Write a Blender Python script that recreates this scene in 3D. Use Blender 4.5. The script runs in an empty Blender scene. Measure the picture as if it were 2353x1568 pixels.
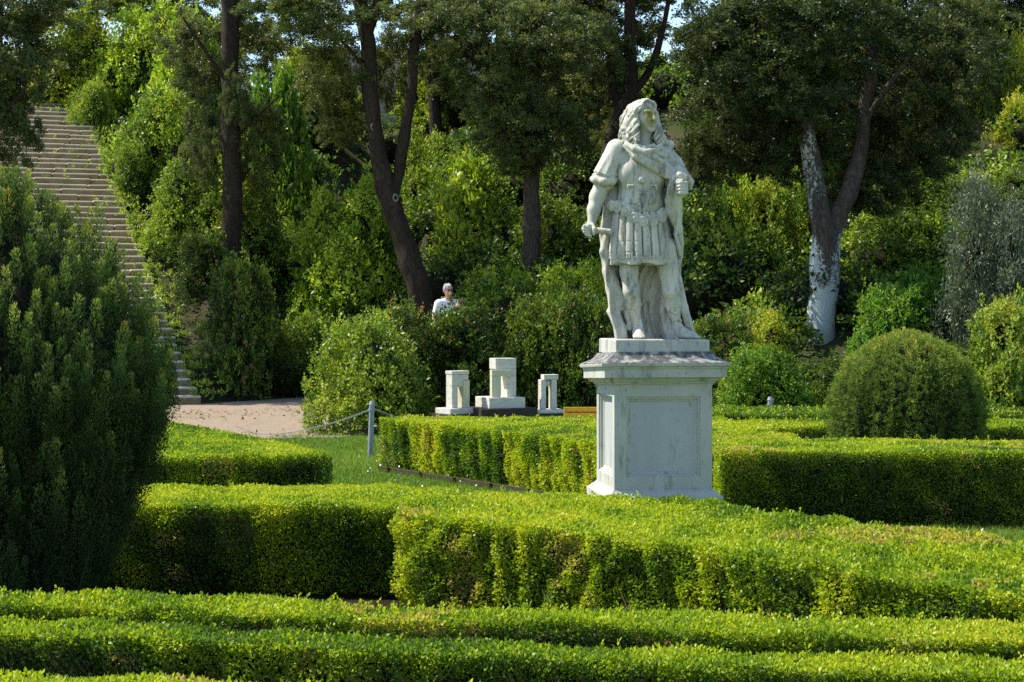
import bpy, bmesh, math, random
import numpy as np
from mathutils import Vector, Matrix

# ------------------------------------------------------------------ camera, sky, sun
scene = bpy.context.scene
COL = scene.collection
F, CX, HY, EYE = 3922.0, 1176.5, 715.0, 1.68       # focal length / centre / horizon in photo units, eye height (m)
cam_d = bpy.data.cameras.new('camera')
cam = bpy.data.objects.new('camera', cam_d); COL.objects.link(cam)
cam.location = (0, 0, EYE); cam.rotation_euler = (math.radians(90), 0, 0)
cam_d.lens = 60.0; cam_d.sensor_width = 36.0; cam_d.shift_y = -(784.0 - HY) / 2353.0
cam_d.clip_start = 0.1; cam_d.clip_end = 2000
scene.camera = cam

SUN_EL = math.radians(53)
SUN_H = Vector((-0.965, 0.26, 0)).normalized()
SUN_V = Vector((SUN_H.x * math.cos(SUN_EL), SUN_H.y * math.cos(SUN_EL), math.sin(SUN_EL)))
world = bpy.data.worlds.new('World'); scene.world = world; world.use_nodes = True
wn = world.node_tree
sky = wn.nodes.new('ShaderNodeTexSky'); sky.sky_type = 'NISHITA'; sky.sun_disc = False
sky.sun_elevation = SUN_EL; sky.sun_rotation = math.atan2(SUN_H.x, SUN_H.y)
sky.air_density = 1.0; sky.dust_density = 0.3; sky.ozone_density = 1.5
bg = wn.nodes['Background']; bg.inputs['Strength'].default_value = 0.15
wn.links.new(sky.outputs[0], bg.inputs['Color'])
sd = bpy.data.lights.new('sun', 'SUN'); sd.energy = 5.0; sd.angle = math.radians(0.5); sd.color = (1.0, 0.93, 0.80)
sun = bpy.data.objects.new('sun', sd); COL.objects.link(sun)
sun.rotation_euler = (-SUN_V).to_track_quat('-Z', 'Y').to_euler()
scene.view_settings.view_transform = 'Standard'; scene.view_settings.look = 'None'
scene.view_settings.gamma = 1.0; scene.view_settings.exposure = 0.82
scene.cycles.max_bounces = 7; scene.cycles.diffuse_bounces = 4; scene.cycles.glossy_bounces = 2
scene.cycles.transmission_bounces = 5; scene.cycles.transparent_max_bounces = 4
scene.cycles.use_denoising = False

# ------------------------------------------------------------------ helpers
def WX(x, Y): return (x - CX) / F * Y
def ZP(y, Y): return EYE - (y - HY) * Y / F
def GP(x, y, Z=0.0):
    Y = F * (EYE - Z) / (y - HY); return (WX(x, Y), Y)
def W3(x, y, Y): return np.array((WX(x, Y), Y, ZP(y, Y)))
def unit(a): return a / np.maximum(np.linalg.norm(a, axis=-1, keepdims=True), 1e-9)

def sn(P, freq, seed, n=7):
    """cheap smooth noise, about -1..1"""
    r = np.random.default_rng(seed)
    P = np.asarray(P, float); out = 0
    for i in range(n):
        d = r.normal(size=P.shape[-1]); d /= np.linalg.norm(d)
        out = out + np.sin(P @ d * freq * r.uniform(.6, 1.7) + r.uniform(0, 6.28))
    return out / math.sqrt(n) * .9

def np_mesh(name, V, quads=None, tris=None, mats=(), midx=None, tone=None, smooth=False):
    me = bpy.data.meshes.new(name)
    V = np.asarray(V, np.float32)
    loops, tot = [], []
    if quads is not None and len(quads): loops.append(np.asarray(quads, np.int32).ravel()); tot.append(np.full(len(quads), 4, np.int32))
    if tris is not None and len(tris): loops.append(np.asarray(tris, np.int32).ravel()); tot.append(np.full(len(tris), 3, np.int32))
    L = np.concatenate(loops); T = np.concatenate(tot)
    me.vertices.add(len(V)); me.vertices.foreach_set('co', V.ravel())
    me.loops.add(len(L)); me.loops.foreach_set('vertex_index', L)
    me.polygons.add(len(T)); st = np.concatenate(([0], np.cumsum(T)[:-1])).astype(np.int32)
    me.polygons.foreach_set('loop_start', st)
    if midx is not None: me.polygons.foreach_set('material_index', np.asarray(midx, np.int32))
    if smooth: me.polygons.foreach_set('use_smooth', np.ones(len(T), bool))
    for m in mats: me.materials.append(m)
    if tone is not None:
        a = me.attributes.new('tone', 'FLOAT', 'FACE'); a.data.foreach_set('value', np.asarray(tone, np.float32))
    me.update(calc_edges=True)
    return me

def link(name, me, parent=None, loc=None):
    o = bpy.data.objects.new(name, me); COL.objects.link(o)
    if parent is not None: o.parent = parent
    if loc is not None: o.location = loc
    return o
def tag(o, label=None, cat=None, group=None, kind=None):
    if label: o['label'] = label
    if cat: o['category'] = cat
    if group: o['group'] = group
    if kind: o['kind'] = kind
    return o
def empty(name, loc=(0, 0, 0), rz=0.0):
    o = bpy.data.objects.new(name, None); COL.objects.link(o); o.location = loc; o.rotation_euler = (0, 0, rz)
    o.empty_display_size = .1
    return o

# ------------------------------------------------------------------ materials
def newmat(name):
    m = bpy.data.materials.new(name); m.use_nodes = True
    nt = m.node_tree; b = nt.nodes['Principled BSDF']
    return m, nt, b
def ramp(nt, fac, stops):
    r = nt.nodes.new('ShaderNodeValToRGB'); e = r.color_ramp.elements
    e[0].position = stops[0][0]; e[0].color = (*stops[0][1], 1)
    e[1].position = stops[-1][0]; e[1].color = (*stops[-1][1], 1)
    for p, c in stops[1:-1]:
        k = e.new(p); k.color = (*c, 1)
    nt.links.new(fac, r.inputs[0]); return r.outputs[0]
def noise(nt, scale, detail=5, rough=.6, stretch=None, coord='Object'):
    tc = nt.nodes.new('ShaderNodeTexCoord'); src = tc.outputs[coord]
    if stretch:
        mp = nt.nodes.new('ShaderNodeMapping'); mp.inputs['Scale'].default_value = stretch
        nt.links.new(src, mp.inputs[0]); src = mp.outputs[0]
    n = nt.nodes.new('ShaderNodeTexNoise'); n.inputs['Scale'].default_value = scale
    n.inputs['Detail'].default_value = detail; n.inputs['Roughness'].default_value = rough
    nt.links.new(src, n.inputs['Vector']); return n.outputs['Fac']
def mixc(nt, fac, a, b, mode='MIX'):
    m = nt.nodes.new('ShaderNodeMix'); m.data_type = 'RGBA'; m.blend_type = mode
    for s, v in ((0, fac), (6, a), (7, b)):
        if isinstance(v, (int, float)): m.inputs[s].default_value = v
        elif isinstance(v, tuple): m.inputs[s].default_value = (*v, 1)
        else: nt.links.new(v, m.inputs[s])
    return m.outputs[2]
def mrange(nt, v, a, b, c=0., d=1.):
    m = nt.nodes.new('ShaderNodeMapRange'); m.inputs[1].default_value = a; m.inputs[2].default_value = b
    m.inputs[3].default_value = c; m.inputs[4].default_value = d
    nt.links.new(v, m.inputs[0]); return m.outputs[0]
def bump(nt, b, h, strength=.4, dist=.01):
    n = nt.nodes.new('ShaderNodeBump'); n.inputs['Strength'].default_value = strength; n.inputs['Distance'].default_value = dist
    nt.links.new(h, n.inputs['Height']); nt.links.new(n.outputs[0], b.inputs['Normal'])

def leafmat(name, stops, transl=.38, rough=.45, spec=.35, tcol=(1.25, 1.3, .5)):
    m, nt, b = newmat(name)
    at = nt.nodes.new('ShaderNodeAttribute'); at.attribute_name = 'tone'
    c = ramp(nt, at.outputs['Fac'], stops)
    oi = nt.nodes.new('ShaderNodeObjectInfo')
    c = mixc(nt, 1.0, c, oi.outputs['Color'], 'MULTIPLY')
    nt.links.new(c, b.inputs['Base Color'])
    b.inputs['Roughness'].default_value = rough; b.inputs['Specular IOR Level'].default_value = spec
    t = nt.nodes.new('ShaderNodeBsdfTranslucent')
    nt.links.new(mixc(nt, 1.0, c, tcol, 'MULTIPLY'), t.inputs['Color'])
    ms = nt.nodes.new('ShaderNodeMixShader'); ms.inputs[0].default_value = transl
    nt.links.new(b.outputs[0], ms.inputs[1]); nt.links.new(t.outputs[0], ms.inputs[2])
    nt.links.new(ms.outputs[0], nt.nodes['Material Output'].inputs['Surface'])
    return m
M = {}
M['box'] = leafmat('box_leaves', [(0, (.020, .042, .014)), (.28, (.050, .100, .020)), (.50, (.135, .235, .014)), (.72, (.35, .435, .020)),
                                  (.90, (.48, .48, .035)), (1.0, (.44, .29, .15))], transl=.40, spec=.28)
M['laurel'] = leafmat('laurel_leaves', [(0, (.012, .028, .008)), (.30, (.042, .088, .016)), (.58, (.150, .235, .026)), (.85, (.34, .42, .055)), (1.0, (.30, .16, .06))], transl=.38, spec=.3)
M['oak'] = leafmat('holm_oak_leaves', [(0, (.018, .028, .012)), (.4, (.052, .074, .026)), (.75, (.115, .145, .045)), (1.0, (.22, .24, .065))], transl=.36, spec=.3, tcol=(1.2, 1.2, .5))
M['olive'] = leafmat('silvery_leaves', [(0, (.035, .05, .03)), (.5, (.09, .12, .07)), (1.0, (.19, .22, .14))], transl=.25, spec=.3, tcol=(1.1, 1.15, .7))
M['yew'] = leafmat('yew_needles', [(0, (.016, .030, .010)), (.40, (.055, .098, .026)), (.70, (.130, .200, .045)), (.92, (.38, .42, .09)), (1, (.46, .38, .08))], transl=.22, spec=.10, rough=.75)
M['dome'] = leafmat('clipped_yew_needles', [(0, (.022, .046, .012)), (.45, (.085, .145, .026)), (.75, (.20, .28, .045)), (.92, (.36, .36, .07)), (1, (.44, .28, .07))], transl=.28, spec=.12, rough=.7)
M['grass'] = leafmat('grass_blades', [(0, (.05, .11, .014)), (.5, (.13, .22, .025)), (1, (.26, .31, .06))], transl=.4, spec=.25)
M['petal'] = newmat('daisy_petals')[0]; M['petal'].node_tree.nodes['Principled BSDF'].inputs['Base Color'].default_value = (.8, .8, .76, 1)

m, nt, b = newmat('twig_core'); n_ = noise(nt, 30)
nt.links.new(ramp(nt, n_, [(.35, (.006, .008, .004)), (.7, (.028, .026, .014))]), b.inputs['Base Color']); b.inputs['Roughness'].default_value = .95
b.inputs['Specular IOR Level'].default_value = .1; M['core'] = m
m, nt, b = newmat('twig_bark'); n_ = noise(nt, 60)
nt.links.new(ramp(nt, n_, [(.3, (.03, .02, .013)), (.7, (.09, .06, .04))]), b.inputs['Base Color']); b.inputs['Roughness'].default_value = .9; M['twig'] = m

def plain(name, col, rough=.6, metal=0., var=.25, scale=20):
    m, nt, b = newmat(name); n_ = noise(nt, scale, 5, .65)
    nt.links.new(ramp(nt, n_, [(.3, tuple(c * (1 - var) for c in col)), (.7, tuple(min(1, c * (1 + var)) for c in col))]), b.inputs['Base Color'])
    b.inputs['Roughness'].default_value = rough; b.inputs['Metallic'].default_value = metal; b.inputs['Specular IOR Level'].default_value = .5 * (1.05 - rough); return m
M['twig_pale'] = plain('pale_twigs', (.20, .15, .10), .9)
def barkmat(name, lo, hi, patch=0.0):
    m, nt, b = newmat(name)
    n1 = noise(nt, 9, 6, .65, (1, 1, .22)); n2 = noise(nt, 55, 4, .7, (1, 1, .18))
    c = ramp(nt, n1, [(.3, lo), (.7, hi)])
    c = mixc(nt, mrange(nt, n2, .35, .65), c, tuple(x * .45 for x in lo))
    if patch:
        n3 = noise(nt, 1.5, 6, .62, (1, 1, .45)); n4 = noise(nt, 26, 4, .7)
        f = nt.nodes.new('ShaderNodeMath'); f.operation = 'MULTIPLY_ADD'; nt.links.new(n4, f.inputs[0]); f.inputs[1].default_value = .40; nt.links.new(n3, f.inputs[2])
        g = nt.nodes.new('ShaderNodeTexCoord'); sp = nt.nodes.new('ShaderNodeSeparateXYZ'); nt.links.new(g.outputs['Object'], sp.inputs[0])
        zz = mrange(nt, sp.outputs['Z'], .5, 3.3, .15, -.12)                       # lichen coats the low part of the stem
        xx = mrange(nt, sp.outputs['X'], -.25, .30, .05, -.07)
        a1 = nt.nodes.new('ShaderNodeMath'); a1.operation = 'ADD'; nt.links.new(f.outputs[0], a1.inputs[0]); nt.links.new(zz, a1.inputs[1])
        a2 = nt.nodes.new('ShaderNodeMath'); a2.operation = 'ADD'; nt.links.new(a1.outputs[0], a2.inputs[0]); nt.links.new(xx, a2.inputs[1])
        c = mixc(nt, mrange(nt, a2.outputs[0], .68, .73, 0, .9), c, (.42, .49, .47))
    nt.links.new(c, b.inputs['Base Color']); b.inputs['Roughness'].default_value = .95; b.inputs['Specular IOR Level'].default_value = .15
    bump(nt, b, n2, .9, .03); return m
M['bark'] = barkmat('dark_bark', (.035, .026, .018), (.085, .064, .045))
M['bark_grey'] = barkmat('grey_bark', (.055, .045, .036), (.14, .115, .09))
#
M['lichen'] = plain('pale_scar_bark', (.20, .21, .20), .95, 0, .5, 40)
M['bark_white'] = barkmat('lichen_bark', (.060, .050, .042), (.15, .125, .105), 1.0)

def stonemat(name, light, grey, dark, stain=.5, streak=(1, 1, .25), scale=6, algae=False, greenish=None):
    m, nt, b = newmat(name)
    n1 = noise(nt, scale, 6, .62, streak); n2 = noise(nt, scale * 6, 3, .6, (1, 1, .5)); n3 = noise(nt, scale * 2.2, 5, .7, streak)
    c = ramp(nt, n1, [(.32, grey), (.62, light)])
    if greenish: c = mixc(nt, mrange(nt, noise(nt, scale * .5, 3, .5), .42, .65, 0, .6), c, greenish)
    c = mixc(nt, mrange(nt, n3, .62 - .1 * stain, .80 - .1 * stain, 0, .85), c, dark)
    c = mixc(nt, mrange(nt, n2, .60, .72, 0, .45), c, dark)
    if algae:
        g = nt.nodes.new('ShaderNodeTexCoord'); d = nt.nodes.new('ShaderNodeVectorMath'); d.operation = 'DISTANCE'
        nt.links.new(g.outputs['Object'], d.inputs[0]); d.inputs[1].default_value = algae
        f = mrange(nt, d.outputs['Value'], .05, .13, 1, 0)
        k = nt.nodes.new('ShaderNodeMath'); k.operation = 'MULTIPLY'; nt.links.new(f, k.inputs[0]); nt.links.new(mrange(nt, n3, .35, .6), k.inputs[1])
        c = mixc(nt, k.outputs[0], c, (.26, .23, .05))
    nt.links.new(c, b.inputs['Base Color']); b.inputs['Roughness'].default_value = .8; b.inputs['Specular IOR Level'].default_value = .25
    bump(nt, b, n1, .25, .02); return m
M['marble'] = stonemat('weathered_marble', (.58, .555, .475), (.37, .36, .305), (.075, .07, .055), 1.15, greenish=(.40, .40, .315))
M['marble_body'] = stonemat('weathered_marble_figure', (.60, .575, .495), (.41, .395, .335), (.09, .085, .07), 1.0, greenish=(.42, .42, .335), algae=(.035, -.13, 1.985))
M['pedestal'] = stonemat('pedestal_marble', (.47, .46, .41), (.37, .37, .335), (.12, .12, .10), .8, scale=4, greenish=(.34, .37, .32))
M['pedestal_top'] = stonemat('lichened_marble', (.42, .42, .39), (.17, .17, .16), (.03, .03, .03), 2.6, (1, 1, .8), 7)
M['panel'] = stonemat('panel_marble', (.40, .415, .405), (.345, .36, .355), (.15, .155, .15), .25, scale=3)
M['travertine'] = stonemat('travertine', (.60, .57, .50), (.46, .43, .37), (.16, .14, .11), .35, (1, 1, 3), 9)
M['travertine_warm'] = stonemat('yellow_travertine', (.55, .53, .38), (.48, .46, .32), (.20, .18, .12), .0, (1, 1, 2), 7)
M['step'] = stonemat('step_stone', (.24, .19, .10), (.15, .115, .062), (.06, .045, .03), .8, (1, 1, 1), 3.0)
M['worn'] = stonemat('worn_sunlit_tread_stone', (.54, .48, .37), (.43, .375, .28), (.22, .18, .13), .3, (1, 1, 1), 3.0)
M['rubble'] = stonemat('rubble_wall', (.55, .46, .38), (.38, .32, .26), (.13, .11, .09), .9, (1, 1, 1.4), 2.2)

M['dark_metal'] = plain('dark_rusted_metal', (.045, .032, .028), .7)
M['post'] = plain('grey_painted_metal', (.27, .29, .30), .5, .2)
M['bench'] = plain('yellow_painted_wood', (.55, .34, .03), .5)
M['board'] = plain('weathered_board', (.06, .05, .03), .9)
M['skin'] = plain('skin', (.48, .27, .19), .55, 0, .08)
M['grey_hair'] = plain('grey_hair', (.40, .38, .36), .8, 0, .3, 90)
M['dark_hair'] = plain('dark_hair', (.04, .018, .010), .6, 0, .3, 90)
M['litter'] = plain('dry_leaves', (.20, .12, .06), .9, 0, .6, 8)
M['trousers'] = plain('denim', (.04, .05, .08), .9)
M['green_shirt'] = plain('green_shirt', (.05, .16, .12), .9)
M['lens'] = plain('dark_red_lens', (.06, .012, .012), .15, 0, .05)
m, nt, b = newmat('white_shirt'); n_ = noise(nt, 38, 4, .6)
tc = nt.nodes.new('ShaderNodeTexCoord'); sp = nt.nodes.new('ShaderNodeSeparateXYZ'); nt.links.new(tc.outputs['Object'], sp.inputs[0])
band = nt.nodes.new('ShaderNodeMath'); band.operation = 'COMPARE'; nt.links.new(sp.outputs['Z'], band.inputs[0]); band.inputs[1].default_value = 1.24; band.inputs[2].default_value = .055
bx = nt.nodes.new('ShaderNodeMath'); bx.operation = 'COMPARE'; nt.links.new(sp.outputs['X'], bx.inputs[0]); bx.inputs[1].default_value = 0; bx.inputs[2].default_value = .13
mm = nt.nodes.new('ShaderNodeMath'); mm.operation = 'MULTIPLY'; nt.links.new(band.outputs[0], mm.inputs[0]); nt.links.new(bx.outputs[0], mm.inputs[1])
m2 = nt.nodes.new('ShaderNodeMath'); m2.operation = 'MULTIPLY'; nt.links.new(mm.outputs[0], m2.inputs[0]); nt.links.new(mrange(nt, n_, .45, .55), m2.inputs[1])
nt.links.new(mixc(nt, m2.outputs[0], (.72, .74, .80), (.25, .12, .12)), b.inputs['Base Color']); b.inputs['Roughness'].default_value = .9; M['white_shirt'] = m

# ground materials
m, nt, b = newmat('ground_cover'); n1 = noise(nt, .9, 6, .6); n2 = noise(nt, 22, 6, .7); n3 = noise(nt, .25, 3)
tc = nt.nodes.new('ShaderNodeTexCoord'); sp = nt.nodes.new('ShaderNodeSeparateXYZ'); nt.links.new(tc.outputs['Object'], sp.inputs[0])
lawn = mixc(nt, n2, (.07, .13, .016), (.15, .22, .032))
lawn = mixc(nt, mrange(nt, n1, .5, .75, 0, .5), lawn, (.15, .17, .05))
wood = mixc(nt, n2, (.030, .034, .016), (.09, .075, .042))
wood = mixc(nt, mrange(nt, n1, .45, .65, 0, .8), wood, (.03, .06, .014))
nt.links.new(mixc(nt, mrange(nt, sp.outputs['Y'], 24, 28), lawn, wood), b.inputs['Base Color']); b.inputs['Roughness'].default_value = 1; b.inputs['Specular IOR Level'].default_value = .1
bump(nt, b, n2, .8, .05); M['ground'] = m
m, nt, b = newmat('pink_gravel'); n1 = noise(nt, 60, 5, .8); n2 = noise(nt, 1.6, 5); n3 = noise(nt, 8, 6, .75)
c = ramp(nt, n1, [(.3, (.10, .075, .05)), (.5, (.27, .205, .14)), (.72, (.46, .39, .30))])
c = mixc(nt, mrange(nt, n2, .45, .7, 0, .6), c, (.32, .20, .13))
c = mixc(nt, mrange(nt, n3, .54, .64, 0, .75), c, (.16, .11, .07))
c = mixc(nt, mrange(nt, noise(nt, .7, 6, .7), .56, .68, 0, .7), c, (.15, .17, .05))
nt.links.new(c, b.inputs['Base Color']); b.inputs['Roughness'].default_value = 1; bump(nt, b, n1, .6, .03); M['gravel'] = m

# ------------------------------------------------------------------ terrain
ST0 = np.array((-5.62 - 1.95 * .93, 30.6 - 1.95 * .36))      # centre of the lowest step's front edge
SDIR = np.array((-.36, .933)); SRIGHT = np.array((.933, .36)); NST, RISE, TREAD, SW = 50, .15, .343, 3.9
def terrain(X, Y):
    X = np.asarray(X, float); Y = np.asarray(Y, float)
    y0 = np.interp(X, [-9, -6, -4, -2.4, -1.4, 1, 5, 12], [31, 31.2, 34.2, 33.2, 30.0, 29.3, 27.0, 25.5])
    t = np.maximum(Y - y0, 0)
    h = .45 * t * np.clip(t / 1.2, 0, 1) ** .5
    top = np.interp(X, [-8, 4, 12], [8.0, 7.55, 7.7])
    h = np.where(h > top, top + .02 * (h - top), h)
    h = h + np.where(t > .5, .12 * np.sin(X * 1.7 + Y * .9) * np.sin(Y * 1.3 - X * .5), 0)
    # bed of the stairway
    rx, ry = X - ST0[0], Y - ST0[1]
    a = rx * SDIR[0] + ry * SDIR[1]; w = rx * SRIGHT[0] + ry * SRIGHT[1]
    bed = np.clip(a / TREAD * RISE, 0, NST * RISE) - .22
    h = np.where((np.abs(w) < SW / 2 + .25) & (a > 0) & (a < NST * TREAD + 1), np.minimum(h, bed), h)
    return np.maximum(h, 0)
xs = np.concatenate((np.linspace(-400, -22, 10), np.linspace(-20, 26, 185), np.linspace(28, 400, 10)))
ys = np.concatenate((np.linspace(-40, 20, 16), np.linspace(21, 56, 150), np.linspace(60, 900, 16)))
gx, gy = np.meshgrid(xs, ys, indexing='xy'); gz = terrain(gx, gy)
V = np.stack((gx, gy, gz), -1).reshape(-1, 3); nx = len(xs); ny = len(ys)
I = (np.arange(ny - 1)[:, None] * nx + np.arange(nx - 1)[None]).ravel()
tag(link('ground', np_mesh('ground', V, np.stack((I, I + 1, I + nx + 1, I + nx), 1), mats=[M['ground']], smooth=True)), kind='structure')
gp = [(-13, 23.6), (-4.2, 22.9), (-3.2, 22.4), (-2.3, 22.6), (-1.9, 23.4), (-.5, 24.3), (6, 25.2), (6, 26.6), (.5, 28.6), (-1.0, 29.4), (-2.2, 32.3), (-3.4, 33.8), (-4.6, 32.4), (-5.4, 31.0), (-8.0, 29.9), (-13, 28.6)]
bm = bmesh.new(); vs = [bm.verts.new((x, y, .006)) for x, y in gp]; bm.faces.new(vs); bmesh.ops.triangulate(bm, faces=bm.faces[:])
me = bpy.data.meshes.new('gravel_path'); bm.to_mesh(me); me.materials.append(M['gravel']); tag(link('gravel_path', me), kind='structure')

bm = bmesh.new(); vs = [bm.verts.new((x, y, .004)) for x, y in ((-6, 4), (4.5, 4), (3.6, 6.3), (2.6, 7.5), (1.2, 8.9), (-.2, 10.0), (-.6, 10.3), (-6, 10.6))]; bm.faces.new(vs); bmesh.ops.triangulate(bm, faces=bm.faces[:])
me = bpy.data.meshes.new('ground_shade'); bm.to_mesh(me); me.materials.append(plain('dark_ground_shade', (.020, .017, .011), 1.0)); tag(link('ground_shade', me), kind='structure')  # dark sheet standing in for the shadow on the ground between the front hedges

# ------------------------------------------------------------------ box / tube builders
def box_bm(bm, x0, x1, y0, y1, z0, z1, bev=.006, rz=0, c=(0, 0)):
    v = [bm.verts.new((x, y, z)) for x in (x0, x1) for y in (y0, y1) for z in (z0, z1)]
    q = [(0, 1, 3, 2), (4, 6, 7, 5), (0, 4, 5, 1), (2, 3, 7, 6), (0, 2, 6, 4), (1, 5, 7, 3)]
    fs = [bm.faces.new([v[i] for i in f]) for f in q]
    if bev:
        es = list({e for f in fs for e in f.edges}); bmesh.ops.bevel(bm, geom=es, offset=bev, segments=2, affect='EDGES', profile=.6)
    return v
def boxes(name, lst, mat, parent=None, bev=.006, loc=None):
    bm = bmesh.new()
    for a in lst: box_bm(bm, *a, bev=bev)
    bmesh.ops.recalc_face_normals(bm, faces=bm.faces[:])
    me = bpy.data.meshes.new(name); bm.to_mesh(me); bm.free(); me.materials.append(mat)
    return link(name, me, parent, loc)
def spline(P, R, n=6):
    P = np.asarray(P, float); R = np.asarray(R, float)
    Q = np.vstack((2 * P[0] - P[1], P, 2 * P[-1] - P[-2])); out = []; rr = []
    for i in range(len(P) - 1):
        p0, p1, p2, p3 = Q[i:i + 4]
        for t in np.linspace(0, 1, n, endpoint=False):
            out.append(.5 * (2 * p1 + (p2 - p0) * t + (2 * p0 - 5 * p1 + 4 * p2 - p3) * t * t + (-p0 + 3 * p1 - 3 * p2 + p3) * t ** 3)); rr.append(R[i] * (1 - t) + R[i + 1] * t)
    out.append(P[-1]); rr.append(R[-1]); return np.array(out), np.array(rr)
def tube(P, R, seg=10, rough=0., seed=0, sub=6):
    P, R = spline(P, R, sub) if sub > 1 else (np.asarray(P, float), np.asarray(R, float))
    T = unit(np.gradient(P, axis=0)); ref = np.array((.13, .97, .2)); S = unit(np.cross(T, ref)); U = np.cross(S, T)
    a = np.linspace(0, 2 * math.pi, seg, endpoint=False)
    ring = S[:, None] * np.cos(a)[None, :, None] + U[:, None] * np.sin(a)[None, :, None]
    rad = R[:, None] * np.ones(seg)[None]
    if rough: rad = rad * (1 + rough * sn((P[:, None] + ring * R[:, None, None]).reshape(-1, 3), 9, seed).reshape(rad.shape))
    V = (P[:, None] + ring * rad[..., None]).reshape(-1, 3); n = len(P)
    i = (np.arange(n - 1)[:, None] * seg + np.arange(seg)[None]); j = (np.arange(n - 1)[:, None] * seg + (np.arange(seg)[None] + 1) % seg)
    Q = np.stack((i, j, j + seg, i + seg), -1).reshape(-1, 4)
    return V, Q
def join(parts):
    Vs, Qs, o = [], [], 0
    for V, Q in parts: Vs.append(V); Qs.append(Q + o); o += len(V)
    return np.vstack(Vs), np.vstack(Qs)

# ------------------------------------------------------------------ leaves
def leaf_quads(B, A, N, L, Wd, fold=.12):
    A = unit(A); S = unit(np.cross(A, N)); N = np.cross(S, A)
    L = np.asarray(L)[:, None]; Wd = np.asarray(Wd)[:, None]
    mid = B + A * L * .48 + N * Wd * fold
    V = np.stack((B, mid + S * Wd * .5, B + A * L, mid - S * Wd * .5), 1).reshape(-1, 3)
    return V, np.arange(len(B) * 4).reshape(-1, 4)
def inpoly(px, py, poly):
    r = np.zeros(len(px), bool); n = len(poly)
    for i in range(n):
        x1, y1 = poly[i]; x2, y2 = poly[(i + 1) % n]
        c = ((y1 > py) != (y2 > py)) & (px < (x2 - x1) * (py - y1) / (y2 - y1 + 1e-12) + x1); r ^= c
    return r
def inset(poly, d):
    n = len(poly); out = []
    P = [np.array(p, float) for p in poly]
    for i in range(n):
        a, b, c = P[i - 1], P[i], P[(i + 1) % n]
        e1 = unit(b - a); e2 = unit(c - b); n1 = np.array((-e1[1], e1[0])); n2 = np.array((-e2[1], e2[0]))
        k = 1 + n1 @ n2; out.append(b + (n1 + n2) * d / max(k, .35))
    return out
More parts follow.
